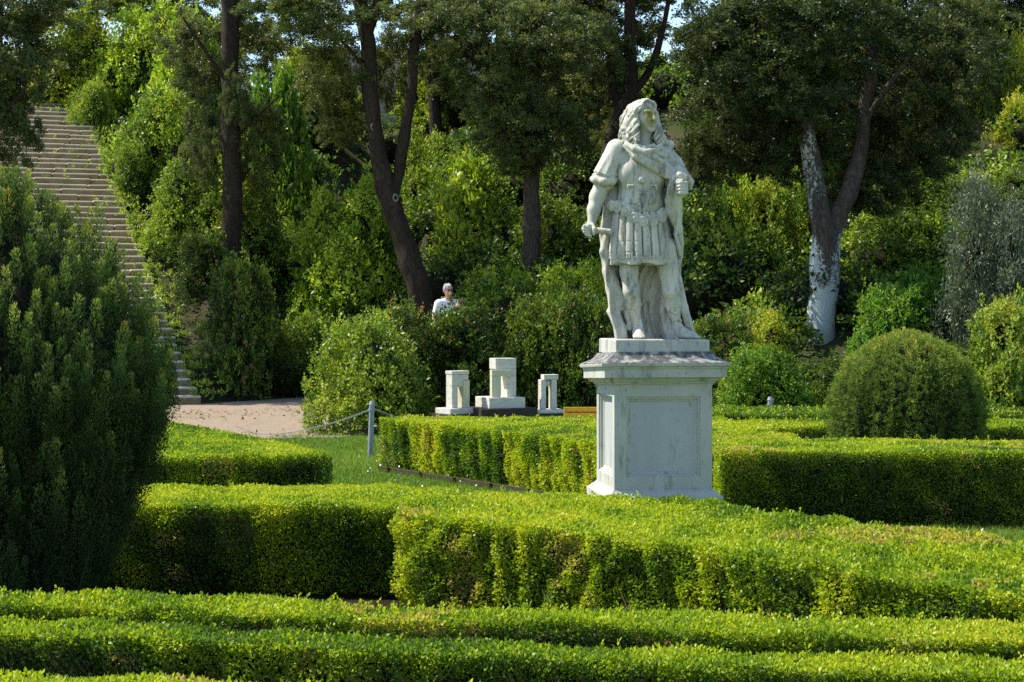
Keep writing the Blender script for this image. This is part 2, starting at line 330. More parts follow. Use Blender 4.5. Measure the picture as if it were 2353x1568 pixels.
def hedge(label, poly, h, leaf=.026, seed=1, top=.62, side=.40, lt=2.4, ls=2.2, lump=.03, brown=.0, shoots=1.0, tint=(1, 1, 1), group='clipped box hedges of the parterre', skip=(), patch=.3):
    """clockwise-free polygon (counter-clockwise order), height; leaf shell over a dark twig core"""
    r = np.random.default_rng(seed); poly = [tuple(map(float, p)) for p in poly]; h = h - .022
    ar = sum(poly[i][0] * poly[(i + 1) % len(poly)][1] - poly[(i + 1) % len(poly)][0] * poly[i][1] for i in range(len(poly))) / 2
    if ar < 0: poly = poly[::-1]; ar = -ar
    la = .5 * leaf * leaf * .55
    pos, axs, tn, sz = [], [], [], []
    # top
    n = int(ar * lt / la); x0, y0 = np.min(poly, 0); x1, y1 = np.max(poly, 0)
    nn = int(n * (x1 - x0) * (y1 - y0) / ar); px = r.uniform(x0, x1, nn); py = r.uniform(y0, y1, nn); k = inpoly(px, py, poly); px = px[k]; py = py[k]; n = len(px)
    q = np.stack((px, py), 1)
    hz = h + lump * .35 * sn(q, 3.2, seed + 1) + lump * .4 * sn(q, 14, seed + 2)
    z = hz - r.exponential(leaf * .9, n).clip(0, leaf * 4) + r.uniform(0, leaf * .4, n)
    pos.append(np.stack((px, py, z), 1)); axs.append(r.normal(size=(n, 3)) * .62 + np.array((0, 0, .75)))
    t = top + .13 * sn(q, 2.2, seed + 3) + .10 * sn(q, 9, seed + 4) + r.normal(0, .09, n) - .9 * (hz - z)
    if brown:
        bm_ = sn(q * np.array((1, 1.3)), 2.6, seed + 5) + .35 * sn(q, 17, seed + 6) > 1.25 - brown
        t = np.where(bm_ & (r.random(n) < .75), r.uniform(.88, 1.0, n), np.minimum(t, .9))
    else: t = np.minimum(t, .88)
    tn.append(t); sz.append(r.uniform(.7, 1.25, n))
    # shoots rising over the clipped surface
    ns = int(ar * 110 * shoots)
    if ns:
        px = r.uniform(x0, x1, ns * 4); py = r.uniform(y0, y1, ns * 4); k = inpoly(px, py, poly); px = px[k][:ns]; py = py[k][:ns]; ns = len(px)
        hl = r.uniform(.015, .055, ns) * (.6 + leaf / .05); per = 9
        f = np.tile(np.linspace(0, 1, per), ns); bx = np.repeat(np.stack((px, py, np.full(ns, h)), 1), per, 0); bx[:, 2] += f * np.repeat(hl, per) - .01
        ang = r.uniform(0, 6.28, ns * per); bx[:, 0] += np.cos(ang) * .006; bx[:, 1] += np.sin(ang) * .006
        pos.append(bx); axs.append(np.stack((np.cos(ang), np.sin(ang), .5 + .9 * f), 1)); tn.append(np.minimum(np.repeat(r.normal(.68, .08, ns), per) + .08 * f, .89)); sz.append(r.uniform(.75, 1.1, ns * per))
    # sides
    for i in range(len(poly)):
        if i in skip: continue
        a = np.array(poly[i]); b = np.array(poly[(i + 1) % len(poly)]); e = b - a; ln = np.linalg.norm(e); e = e / ln; nrm = np.array((e[1], -e[0]))
        mid = (a + b) / 2; facing = -(nrm @ mid) > 0
        n = int(ln * h * (ls if facing else ls * .45) / la); s = r.uniform(0, ln, n); z = h * r.uniform(.015, 1.0, n) ** .92
        sz2 = np.stack((s + 7 * i, z), 1)
        bmp = lump * .35 * sn(sz2 * np.array((1, .6)), 6, seed + 11 + i) + lump * .75 * sn(sz2, 24, seed + 12 + i) - .035 * (1 - np.clip(z / (.25 * h), 0, 1))
        bmp = np.maximum(bmp, -.035); dep = r.exponential(leaf * 1.1, n).clip(0, leaf * 4)
        p2 = a + e * s[:, None] + nrm * (bmp - dep)[:, None]
        pos.append(np.column_stack((p2, z)))
        axs.append(r.normal(size=(n, 3)) * .62 + np.array((nrm[0] * .7, nrm[1] * .7, .25)))
        pt = sn(sz2 * np.array((1, .45)), 5, seed + 13 + i) + .6 * sn(sz2, 19, seed + 14 + i)
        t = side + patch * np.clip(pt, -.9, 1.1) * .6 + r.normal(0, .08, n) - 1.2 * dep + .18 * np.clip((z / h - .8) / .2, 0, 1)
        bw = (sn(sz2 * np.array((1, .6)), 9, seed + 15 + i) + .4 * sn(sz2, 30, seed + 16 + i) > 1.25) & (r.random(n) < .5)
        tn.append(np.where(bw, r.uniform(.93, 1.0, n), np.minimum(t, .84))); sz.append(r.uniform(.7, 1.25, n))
    pos = np.vstack(pos); axs = np.vstack(axs); tn = np.concatenate(tn); sz = np.concatenate(sz); n = len(pos)
    V, Q = leaf_quads(pos, axs, r.normal(size=(n, 3)), leaf * sz, leaf * sz * .58)
    # twig core
    ci = inset(poly, .085 + leaf); k = len(ci); o = len(V)
    cv = np.array([(p[0], p[1], zz) for zz in (.0, h - .05 - leaf * 1.3) for p in ci])
    bm = bmesh.new(); bv = [bm.verts.new(c) for c in cv]; bm.faces.new(bv[k:])
    for i in range(k): bm.faces.new((bv[i], bv[(i + 1) % k], bv[k + (i + 1) % k], bv[k + i]))
    bmesh.ops.triangulate(bm, faces=bm.faces[:]); bm.verts.index_update()
    tr = np.array([[v.index for v in f.verts] for f in bm.faces]) + o; bm.free()
    me = np_mesh('clipped_hedge', np.vstack((V, cv)), Q, tr, [M['box'], M['core']], np.concatenate((np.zeros(n, int), np.ones(len(tr), int))), np.concatenate((tn, np.zeros(len(tr)))))
    ob = tag(link('clipped_hedge', me), label, 'hedge', group); ob.color = (*tint, 1); return ob

def strip(front, rear, Zf, Zr=None):
    f = [GP(x, y, Zf) for x, y in front]; rr = [GP(x, y, Zf if Zr is None else Zr) for x, y in rear]
    return f + rr[::-1]
# three low rows nearest the camera
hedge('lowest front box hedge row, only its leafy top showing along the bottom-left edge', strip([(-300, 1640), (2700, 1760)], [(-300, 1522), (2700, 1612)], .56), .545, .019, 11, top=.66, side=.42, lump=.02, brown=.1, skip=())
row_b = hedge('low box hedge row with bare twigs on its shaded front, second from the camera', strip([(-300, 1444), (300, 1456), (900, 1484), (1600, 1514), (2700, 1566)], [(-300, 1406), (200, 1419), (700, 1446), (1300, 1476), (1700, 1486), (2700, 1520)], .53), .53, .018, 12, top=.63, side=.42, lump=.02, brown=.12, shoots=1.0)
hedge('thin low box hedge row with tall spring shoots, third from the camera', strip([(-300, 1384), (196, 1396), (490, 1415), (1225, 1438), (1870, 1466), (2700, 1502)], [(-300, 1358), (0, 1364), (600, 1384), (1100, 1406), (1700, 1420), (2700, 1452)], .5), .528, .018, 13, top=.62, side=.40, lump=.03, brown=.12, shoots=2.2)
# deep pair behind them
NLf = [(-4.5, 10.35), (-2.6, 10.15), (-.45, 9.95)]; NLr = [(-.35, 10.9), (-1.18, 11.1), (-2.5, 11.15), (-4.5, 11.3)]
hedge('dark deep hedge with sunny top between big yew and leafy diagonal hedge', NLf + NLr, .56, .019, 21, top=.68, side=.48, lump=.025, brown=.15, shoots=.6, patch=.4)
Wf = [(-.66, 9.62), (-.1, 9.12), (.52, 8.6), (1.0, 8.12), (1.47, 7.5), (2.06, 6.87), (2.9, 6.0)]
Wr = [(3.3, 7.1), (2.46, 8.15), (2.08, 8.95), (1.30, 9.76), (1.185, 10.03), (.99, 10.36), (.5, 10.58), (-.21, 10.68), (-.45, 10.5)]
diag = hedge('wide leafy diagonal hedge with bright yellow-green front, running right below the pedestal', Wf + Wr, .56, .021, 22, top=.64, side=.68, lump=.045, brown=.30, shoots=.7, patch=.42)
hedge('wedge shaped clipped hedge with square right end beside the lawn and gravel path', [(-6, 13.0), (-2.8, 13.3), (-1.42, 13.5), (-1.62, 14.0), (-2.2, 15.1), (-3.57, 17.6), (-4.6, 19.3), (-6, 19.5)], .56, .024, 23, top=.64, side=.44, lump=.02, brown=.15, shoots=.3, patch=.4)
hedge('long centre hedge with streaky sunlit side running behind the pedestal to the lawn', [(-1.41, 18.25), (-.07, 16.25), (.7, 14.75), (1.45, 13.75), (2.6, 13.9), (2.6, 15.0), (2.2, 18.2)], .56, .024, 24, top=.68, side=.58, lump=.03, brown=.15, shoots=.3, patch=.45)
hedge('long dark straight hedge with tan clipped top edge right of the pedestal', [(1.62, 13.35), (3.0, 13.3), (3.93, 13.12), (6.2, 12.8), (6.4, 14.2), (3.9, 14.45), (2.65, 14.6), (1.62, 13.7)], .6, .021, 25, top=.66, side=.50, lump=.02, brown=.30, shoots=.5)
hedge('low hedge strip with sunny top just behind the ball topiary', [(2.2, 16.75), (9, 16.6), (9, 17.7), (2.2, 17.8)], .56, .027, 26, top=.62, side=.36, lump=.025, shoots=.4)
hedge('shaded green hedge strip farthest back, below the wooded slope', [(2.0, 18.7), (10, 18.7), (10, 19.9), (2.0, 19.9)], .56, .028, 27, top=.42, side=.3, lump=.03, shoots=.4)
def twigs(h_, line, n, seed, zmax):
    r = np.random.default_rng(seed); parts = []; L = np.array(line, float)
    for i in range(n):
        k = r.integers(0, len(L) - 1); e = L[k + 1] - L[k]; nr = unit(np.array((e[1], -e[0]))); p = L[k] + e * r.random() + nr * r.uniform(-.01, .015)
        tz = r.uniform(.4, 1) * zmax; d = r.normal(0, .05, 2)
        V, Q = (tube([(p[0], p[1], 0), (p[0] + d[0] * .5 + nr[0] * .015, p[1] + d[1] * .5 + nr[1] * .015, tz * .5), (p[0] + d[0] * 1.4, p[1] + d[1] * 1.4, tz)], [.006 * r.uniform(.6, 1.4), .004, .002], 5, 0, 0, 5)); link('twig', np_mesh('twig', V, Q, mats=[M['twig_pale']], smooth=True), h_)
twigs(row_b, [GP(x, y, .53) for x, y in ((-100, 1448), (300, 1456), (900, 1484), (1600, 1514), (2400, 1552))], 90, 1, .42)
twigs(diag, Wf[1:6], 26, 2, .34)
# wooden edging at the foot of the centre hedge
a = np.array((-1.30, 17.98)); b_ = np.array((.45, 15.35)); d_ = unit(b_ - a); nn_ = np.array((d_[1], -d_[0])); 
bm = bmesh.new(); box_bm(bm, 0, float(np.linalg.norm(b_ - a)), -.015, .015, 0, .055, .004)
for i in range(5): box_bm(bm, .2 + i * .65, .24 + i * .65, -.045, -.018, 0, .06, .003)
me = bpy.data.meshes.new('edging_board'); bm.to_mesh(me); bm.free(); me.materials.append(M['board'])
o = link('edging_board', me, None, (a[0] - .09, a[1] - .06, 0)); o.rotation_euler[2] = math.atan2(d_[1], d_[0]); tag(o, 'dark wooden edging board along the foot of the centre hedge by the lawn', 'edging board')

# ------------------------------------------------------------------ implicit surfaces (for the statue and the people)
class Field:
    def __init__(s, lo, hi, h):
        s.lo = np.array(lo, float); s.h = h; s.n = np.ceil((np.array(hi) - s.lo) / h).astype(int) + 1
        s.D = np.full(s.n, 9., np.float32)
    def block(s, lo, hi):
        a = np.clip(np.floor((np.array(lo) - s.lo) / s.h).astype(int), 0, s.n - 1); b = np.clip(np.ceil((np.array(hi) - s.lo) / s.h).astype(int) + 1, 1, s.n)
        if np.any(b <= a): return None, None
        ax = [s.lo[i] + np.arange(a[i], b[i]) * s.h for i in range(3)]
        P = np.stack(np.meshgrid(*ax, indexing='ij'), -1)
        return tuple(slice(a[i], b[i]) for i in range(3)), P
    def put(s, fn, lo, hi, k=.02, op='add'):
        m = max(k, .02) + 2 * s.h
        sl, P = s.block(np.array(lo) - m, np.array(hi) + m)
        if sl is None: return
        d = fn(P); c = s.D[sl]
        if op == 'sub': d = -d
        if op == 'add':
            if k > 0: hh = np.clip(k - np.abs(c - d), 0, None) / k; s.D[sl] = np.minimum(c, d) - hh * hh * k * .25
            else: s.D[sl] = np.minimum(c, d)
        else:
            if k > 0: hh = np.clip(k - np.abs(c - d), 0, None) / k; s.D[sl] = np.maximum(c, d) + hh * hh * k * .25
            else: s.D[sl] = np.maximum(c, d)
    def caps(s, a, b, ra, rb=None, k=.03, op='add', fl=1.0):
        a = np.array(a, float); b = np.array(b, float); rb = ra if rb is None else rb; R = max(ra, rb)
        def fn(P):
            ab = b - a; t = np.clip(((P - a) @ ab) / (ab @ ab + 1e-12), 0, 1); q = P - (a + t[..., None] * ab)
            if fl != 1.0: q = q * np.array((1, 1 / fl, 1))
            return np.linalg.norm(q, axis=-1) - (ra + (rb - ra) * t)
        s.put(fn, np.minimum(a, b) - R, np.maximum(a, b) + R, k, op)
    def chain(s, pts, rad, k=.02, op='add', fl=1.0):
        rad = [rad] * len(pts) if np.isscalar(rad) else rad
        for i in range(len(pts) - 1): s.caps(pts[i], pts[i + 1], rad[i], rad[i + 1], k, op, fl)
    def ell(s, c, r, k=.03, op='add', R=None):
        c = np.array(c, float); r = np.array(r, float); m = r.max()
        def fn(P):
            q = P - c
            if R is not None: q = q @ R
            k0 = np.linalg.norm(q / r, axis=-1); k1 = np.linalg.norm(q / (r * r), axis=-1); return k0 * (k0 - 1) / np.maximum(k1, 1e-6)
        s.put(fn, c - m, c + m, k, op)
    def mesh(s, name, mat, smooth=True):
        D = s.D; S = D < 0; n = np.array(D.shape) - 1
        acc = np.zeros((*n, 3), np.float32); cnt = np.zeros(n, np.float32); quads = []
        for ax in range(3):
            sl0 = [slice(None)] * 3; sl1 = [slice(None)] * 3; sl0[ax] = slice(0, -1); sl1[ax] = slice(1, None)
            d0 = D[tuple(sl0)]; d1 = D[tuple(sl1)]; ch = (d0 < 0) != (d1 < 0)
            idx = np.argwhere(ch); 
            if not len(idx): continue
            t = d0[ch] / (d0[ch] - d1[ch]); pos = idx.astype(np.float32); pos[:, ax] += t
            o1, o2 = (ax + 1) % 3, (ax + 2) % 3; cells = []
            for u, v in ((0, 0), (1, 0), (1, 1), (0, 1)):
                c = idx.copy(); c[:, o1] -= u; c[:, o2] -= v
                ok = np.all((c >= 0) & (c < n), 1); cc = c[ok]
                np.add.at(acc, (cc[:, 0], cc[:, 1], cc[:, 2]), pos[ok]); np.add.at(cnt, (cc[:, 0], cc[:, 1], cc[:, 2]), 1)
                cells.append((c, ok))
            ok = cells[0][1] & cells[1][1] & cells[2][1] & cells[3][1]
            q = np.stack([np.ravel_multi_index(tuple(np.clip(c[0], 0, n - 1).T), n) for c in cells], 1)[ok]
            flip = (d0[ch] < 0)[ok]; q[~flip] = q[~flip][:, ::-1]; quads.append(q[:, ::-1] if False else q)
        act = cnt.ravel() > 0; ids = np.full(act.size, -1); ids[act] = np.arange(act.sum())
        V = acc.reshape(-1, 3)[act] / cnt.ravel()[act][:, None] * s.h + s.lo
        Q = ids[np.vstack(quads)]
        return np_mesh(name, V, Q[:, ::-1], mats=[mat], smooth=smooth)

# ------------------------------------------------------------------ pedestal
PC = np.array((1.28, 15.49)); PA = math.atan2(.127, .992)
KS = .8
ped = tag(empty('pedestal', (PC[0] * KS, PC[1] * KS, EYE * (1 - KS)), PA), 'white marble pedestal with recessed panels and a lichened cornice carrying the statue', 'pedestal')
ped.scale = (KS, KS, KS)
def rings(name, prof, mat, bev=0, droop=0):
    """square rings (half-width, z) lofted; droop lowers the worn back-left side of the ledge"""
    V = []; Q = []
    sub = 8
    for hw, z in prof:
        for (ax, ay, bx, by) in ((-1, -1, 1, -1), (1, -1, 1, 1), (1, 1, -1, 1), (-1, 1, -1, -1)):
            for i in range(sub):
                t = i / sub; V.append([hw * (ax + (bx - ax) * t), hw * (ay + (by - ay) * t), z])
    V = np.array(V); n = sub * 4
    if droop:
        wgt = np.clip((.55 + V[:, 1]) / 1.1, 0, 1) * np.clip((.2 - V[:, 0]) / .7, 0, 1); V[:, 2] -= droop * wgt
    V += sn(V, 30, 5)[:, None] * .0015
    for k in range(len(prof) - 1):
        for i in range(n):
            j = (i + 1) % n; Q.append((k * n + i, k * n + j, (k + 1) * n + j, (k + 1) * n + i))
    bm = bmesh.new(); vs = [bm.verts.new(v) for v in V]
    for q in Q: bm.faces.new([vs[i] for i in q])
    bm.faces.new(vs[-n:]); bm.faces.new(vs[:n][::-1])
    me = bpy.data.meshes.new(name); bm.to_mesh(me); bm.free(); me.materials.append(mat); return link(name, me, ped)
rings('foundation', [(.515, -.43), (.515, -.021)], M['pedestal'])
rings('base', [(.52, -.02), (.52, .045), (.512, .052), (.50, .056), (.492, .066), (.476, .082), (.462, .088), (.458, .097), (.447, .101), (.447, .108)], M['pedestal'])
# shaft with a recessed, moulded panel on each face
bm = bmesh.new(); hw, z0, z1 = .44, .106, 1.03
def face_panel(bm, rot):
    R = Matrix.Rotation(rot, 4, 'Z'); u0, u1 = -.335, .335; w0, w1 = .215, .925
    lv = [(.0, 0.0), (.006, .016), (.020, .016), (.024, .036), (.040, .040), (.046, .048)]
    rows = [[(-hw, z0), (hw, z0), (hw, z1), (-hw, z1)]]; dep = [0.]
    for off, d in lv: rows.append([(u0 + off, w0 + off), (u1 - off, w0 + off), (u1 - off, w1 - off), (u0 + off, w1 - off)]); dep.append(d)
    vs = [[bm.verts.new(R @ Vector((u, -hw + d, w))) for u, w in row] for row, d in zip(rows, dep)]
    for k in range(len(vs) - 1):
        for i in range(4): bm.faces.new((vs[k][i], vs[k][(i + 1) % 4], vs[k + 1][(i + 1) % 4], vs[k + 1][i]))
    f = bm.faces.new(vs[-1]); f.material_index = 1
for i in range(4): face_panel(bm, i * math.pi / 2)
bmesh.ops.remove_doubles(bm, verts=bm.verts[:], dist=1e-4)
me = bpy.data.meshes.new('shaft'); bm.to_mesh(me); bm.free(); me.materials.append(M['pedestal']); me.materials.append(M['panel']); link('shaft', me, ped)
rings('cornice', [(.445, 1.026), (.447, 1.034), (.462, 1.042), (.466, 1.055), (.486, 1.062), (.494, 1.078), (.512, 1.088), (.514, 1.095), (.545, 1.098), (.545, 1.168), (.552, 1.176), (.556, 1.19), (.574, 1.198), (.578, 1.214), (.578, 1.224)], M['pedestal'], droop=.045)
rings('weathered_ledge', [(.5775, 1.2255), (.562, 1.234), (.53, 1.246), (.492, 1.264), (.462, 1.286), (.446, 1.308), (.44, 1.322)], M['pedestal_top'], droop=.04)
rings('plinth', [(.421, 1.30), (.421, 1.415), (.417, 1.425), (.405, 1.428)], M['pedestal'])

# ------------------------------------------------------------------ statue
SS = 262. / 255.0
STATUE = tag(empty('marble_statue', (1.19 * KS, 15.43 * KS, EYE - (EYE - 1.427) * KS)), 'weathered white marble statue of a long-haired man in cuirass and cloak holding a baton', 'statue')
STATUE.scale = (KS, KS, KS)
def q(zx, zy, d=0.): return np.array(((-.8248 + .0014676 * zx) * SS, -d, (2.210 - .0014676 * zy - .005) * SS))
def qs(lst): return [q(*p) for p in lst]
def tfront(zx, zy):
    """how far the chest stands forward at a point of the torso"""
    p = q(zx, zy); c = q(542, 560); u = (p[0] - c[0]) / .25; v = (p[2] - c[2]) / .48
    return .165 * math.sqrt(max(.02, 1 - u * u - v * v * .35))
H = .0062
B = Field((-.70, -.42, -.03), (.62, .32, 2.25), H)
B.ell(q(545, 520, .0), (.205, .150, .27), .06); B.ell(q(480, 520, .07), (.10, .075, .11), .06); B.ell(q(610, 525, .07), (.10, .075, .11), .06)
B.ell(q(540, 690, .015), (.195, .150, .20), .07); B.ell(q(542, 850, 0), (.205, .16, .22), .06)
B.caps(q(405, 412), q(685, 412), .095, .095, .06)
B.caps(q(555, 345, .01), q(565, 250, .03), .078, .070, .04)                                   # neck
# head, turned to the viewer's right
ha = math.radians(31); HR = np.array(((math.cos(ha), -math.sin(ha), 0), (math.sin(ha), math.cos(ha), 0), (0, 0, 1)))   # columns: right, back, up
HC = q(563, 172, .035)
def hp(x, f, z): return HC + HR @ np.array((x, -f, z))
B.ell(HC + HR @ np.array((0, .004, .018)), (.090, .118, .115), .03, R=HR)
B.ell(hp(0, .050, -.055), (.074, .078, .095), .05, R=HR)                                     # jaw
B.ell(hp(0, .110, -.128), (.030, .028, .024), .02, R=HR)                                     # chin
B.caps(hp(0, .124, .026), hp(0, .160, -.038), .012, .018, .010)                               # nose
B.ell(hp(-.014, .128, -.04), (.014, .014, .011), .01, R=HR); B.ell(hp(.014, .128, -.04), (.014, .014, .011), .01, R=HR)
B.caps(hp(-.057, .104, .038), hp(-.012, .126, .036), .013, .012, .015); B.caps(hp(.057, .104, .038), hp(.012, .126, .036), .013, .012, .015)
for s in (-1, 1):
    B.ell(hp(s * .037, .132, .006), (.028, .028, .019), .008, 'sub', R=HR); B.ell(hp(s * .037, .105, .005), (.018, .016, .012), .003, R=HR)
    B.ell(hp(s * .052, .075, -.035), (.028, .03, .03), .03, R=HR)
B.caps(hp(-.022, .133, -.071), hp(.022, .133, -.071), .0085, .0085, .005); B.caps(hp(-.018, .131, -.092), hp(.018, .131, -.092), .010, .010, .005)
B.caps(hp(-.028, .140, -.0815), hp(.028, .140, -.0815), .0075, .0075, .003, 'sub')
# his right arm and the hand on the baton
B.chain(qs([(372, 430, 0), (322, 565, .0), (286, 650, .0), (262, 730, .03), (250, 800, .06)]), [.10, .076, .068, .055, .041], .04)
B.ell(q(228, 845, .085), (.056, .062, .050), .03)
for i, (dx, dz, L) in enumerate(((-26, -14, 1.), (-27, 4, 1.05), (-24, 21, 1.), (-14, 36, .85))):
    a = q(228 + 10, 838 + dz * .8, .12); m_ = q(228 + dx, 845 + dz, .155); e = q(228 + dx + 24, 852 + dz, .165)
    B.chain([a, m_, e], [.0155, .0145, .0125], .006)
B.chain([q(250, 815, .09), q(262, 850, .15), q(258, 880, .16)], [.02, .017, .013], .008)
# his left arm, forearm forward, closed hand gathering the cloak
B.chain(qs([(690, 420, 0), (745, 560, -.02), (765, 620, .06), (772, 612, .20)]), [.10, .078, .064, .046], .04)
B.ell(q(772, 606, .245), (.054, .050, .052), .025)
for i in range(4):
    zy = 578 + i * 20; B.chain([q(806, zy, .235), q(796, zy + 2, .29), q(762, zy + 3, .305), q(746, zy + 3, .285)], [.0155, .0155, .0145, .012], .005)
B.chain([q(742, 575, .24), q(752, 568, .285), q(775, 566, .295)], [.019, .016, .013], .006)
# legs
B.chain(qs([(478, 960, .02), (474, 1100, .045), (484, 1215, .065), (496, 1290, .03), (520, 1405, .0)]), [.108, .082, .071, .066, .044], .03)
B.ell(q(487, 1225, .105), (.042, .035, .05), .03); B.ell(q(500, 1285, .0), (.062, .07, .10), .03)
B.chain(qs([(525, 1425, .0), (527, 1468, .06), (527, 1480, .14)]), [.047, .048, .038], .03); B.ell(q(527, 1484, .14), (.056, .075, .030), .02)
for i in range(5):
    x = 500 + i * 13; B.caps(q(x, 1486, .17), q(x - 1, 1490, .225 - abs(i - 2.8) * .012), .015, .0125, .005)
B.chain(qs([(690, 960, .02), (708, 1100, .03), (722, 1215, .05), (735, 1290, .01), (758, 1410, -.02)]), [.112, .086, .073, .066, .046], .03)
B.ell(q(722, 1225, .085), (.044, .035, .05), .03); B.ell(q(738, 1285, -.02), (.062, .07, .10), .03)
B.chain(qs([(763, 1430, -.02), (800, 1470, .04), (850, 1484, .10)]), [.05, .048, .036], .03); B.ell(q(835, 1484, .09), (.075, .06, .03), .02)
for i in range(5):
    B.caps(q(845 + i * 5, 1487, .135 - i * .026), q(886 + i * 4 - abs(i - 1) * 5, 1491, .165 - i * .03), .0145, .0125, .005)
# boots: cuffs and crossed straps
for (x, y, d, R) in ((498, 1297, .02, .073), (736, 1292, .0, .074), (736, 1306, .0, .071)):
    c = q(x, y, d)
    B.put(lambda P, c=c, R=R: np.sqrt((np.sqrt((P[..., 0] - c[0]) ** 2 + (P[..., 1] - c[1]) ** 2) - R) ** 2 + (P[..., 2] - c[2] - .05 * (P[..., 0] - c[0])) ** 2) - .011, c - .1, c + .1, .006)
B.chain(qs([(505, 1425, .05), (515, 1385, .05), (540, 1390, .05), (552, 1440, .05)]), .010, .005)
B.chain(qs([(700, 1320, .06), (752, 1350, .07), (776, 1325, .05)]), .011, .005); B.chain(qs([(735, 1390, .05), (762, 1380, .06), (784, 1392, .03)]), .012, .005); B.chain(qs([(752, 1400, .06), (765, 1440, .07), (775, 1460, .08)]), .010, .005)
link('figure', B.mesh('figure', M['marble_body']), STATUE)

# cuirass: moulded breastplate with a scrolled relief and its rolled lower edge
C_ = Field((-.40, -.33, .95), (.36, .26, 1.80), .0072)
C_.ell(q(545, 520, .0), (.218, .163, .28), .06); C_.ell(q(478, 520, .085), (.105, .078, .11), .05); C_.ell(q(612, 525, .085), (.105, .078, .11), .05)
C_.ell(q(540, 690, .02), (.208, .163, .20), .06)
C_.caps(q(545, 560, .185), q(545, 740, .20), .012, .012, .03, 'sub')
for yy in (610, 660, 705):
    for s in (-1, 1): C_.caps(q(545 + s * 15, yy + 6, .19), q(545 + s * 62, yy - 6, .165), .008, .008, .02, 'sub')
rs = np.random.default_rng(3)
for s in (-1, 1):                                                                            # palmette and scrolls
    C_.chain([q(545 + s * x, y, .176 + f) for x, y, f in ((4, 745, .01), (16, 700, .01), (34, 672, .0), (56, 668, -.01), (60, 690, -.01), (46, 697, -.003))], .0085, .006)
    C_.chain([q(545 + s * x, y, .17 + f) for x, y, f in ((6, 640, .01), (26, 615, .005), (54, 590, .0), (84, 590, -.01), (86, 612, -.015))], .0085, .006)
    C_.chain([q(545 + s * x, y, .18) for x, y in ((10, 745), (26, 715), (30, 690))], .008, .006)
C_.ell(q(540, 560, .172), (.03, .02, .035), .01)
edge = [(372, 690), (420, 684), (455, 700), (492, 742), (540, 768), (585, 774), (625, 760), (668, 728)]
def belt_d(x): return .185 - .16 * ((x - 545) / 200.) ** 2
def cut(P):
    xs_ = np.array([q(x, y)[0] for x, y in edge]); zs_ = np.array([q(x, y)[2] for x, y in edge])
    return P[..., 2] - np.interp(P[..., 0], xs_, zs_) + .028
C_.put(cut, (-.4, -.35, .9), (.36, .26, 1.3), .004, 'sub')
C_.chain([q(x, y, belt_d(x)) for x, y in edge], .017, .006); C_.chain([q(x, y + 16, belt_d(x) + .012) for x, y in edge], .011, .005)
link('cuirass', C_.mesh('cuirass', M['marble']), STATUE)
# round tongues below the breastplate
Tn = Field((-.40, -.33, .95), (.36, .2, 1.30), .0065)
for x, y in ((366, 716), (402, 728), (448, 756), (496, 792), (549, 815), (609, 815), (663, 790), (700, 756)):
    d = belt_d(x) + .015; c = q(x, y - 10, d); tw = (x - 545) / 210.
    Rz = np.array(((math.cos(tw), -math.sin(tw), 0), (math.sin(tw), math.cos(tw), 0), (0, 0, 1)))
    Tn.ell(c, (.050, .017, .056), .003, R=Rz); Tn.caps(c + Rz @ np.array((0, -.014, -.004)), c + Rz @ np.array((0, -.018, -.004)), .013, .010, .004)
    Tn.put(lambda P, c=c, Rz=Rz: np.sqrt((np.sqrt(((P - c) @ Rz)[..., 0] ** 2 + ((P - c) @ Rz)[..., 2] ** 2) - .040) ** 2 + (((P - c) @ Rz)[..., 1] + .012) ** 2) - .0055, c - .06, c + .06, .004)
link('tongues', Tn.mesh('tongues', M['marble']), STATUE)
# skirt of straps over a tunic
K_ = Field((-.42, -.36, .60), (.42, .30, 1.24), .0068)
def skirt(P, grow=0., z_lo=1027, z_hi=745, groove=True, tunic=False):
    zt = (q(0, 745)[2] - P[..., 2]) / (q(0, 745)[2] - q(0, 1027)[2])
    cx = q(540, 0)[0] + .012 * zt; rx = .238 + .062 * zt + grow; ry = .190 + .045 * zt + grow
    u = (P[..., 0] - cx) / rx; w = (P[..., 1] - .0) / ry; rr = np.sqrt(u * u + w * w) + 1e-6
    d = (rr - 1) * ry
    ang = np.arctan2(u, -w)
    if groove:
        ph = ang * 15 / (2 * math.pi) * 1.35 + .12 * zt * np.sin(ang * 3)
        g = np.abs((ph % 1) - .5) * 2
        d = d + .045 * np.clip((g - .78) / .2, 0, 1) ** 1.3 - .006 * (1 - g)
        d = d + .010 * np.clip(1 - np.abs(zt - .865) / .012, 0, 1)
        fr = np.abs(((ang * 15 / (2 * math.pi) * 1.35 * 4) % 1) - .5) * 2
        d = d + np.where(zt > .88, .016 * (fr > .62) * np.clip((zt - .88) / .05, 0, 1), 0) + np.where((zt > .62) & (zt < .64), .003, 0)
    if tunic: d = d + .008 * np.sin(ang * 7) 
    lo = q(0, z_lo)[2] + (.010 * np.sin(ang * 7 + 1) if tunic else 0); hi = q(0, z_hi)[2]
    return np.maximum(np.maximum(d, lo - P[..., 2]), P[..., 2] - hi)
K_.put(lambda P: skirt(P), (-.4, -.34, .62), (.4, .3, 1.2), 0)
K_.put(lambda P: skirt(P, -.012, 1056, 1010, False, True), (-.4, -.36, .60), (.42, .3, .9), .004)
link('skirt', K_.mesh('skirt', M['marble']), STATUE)
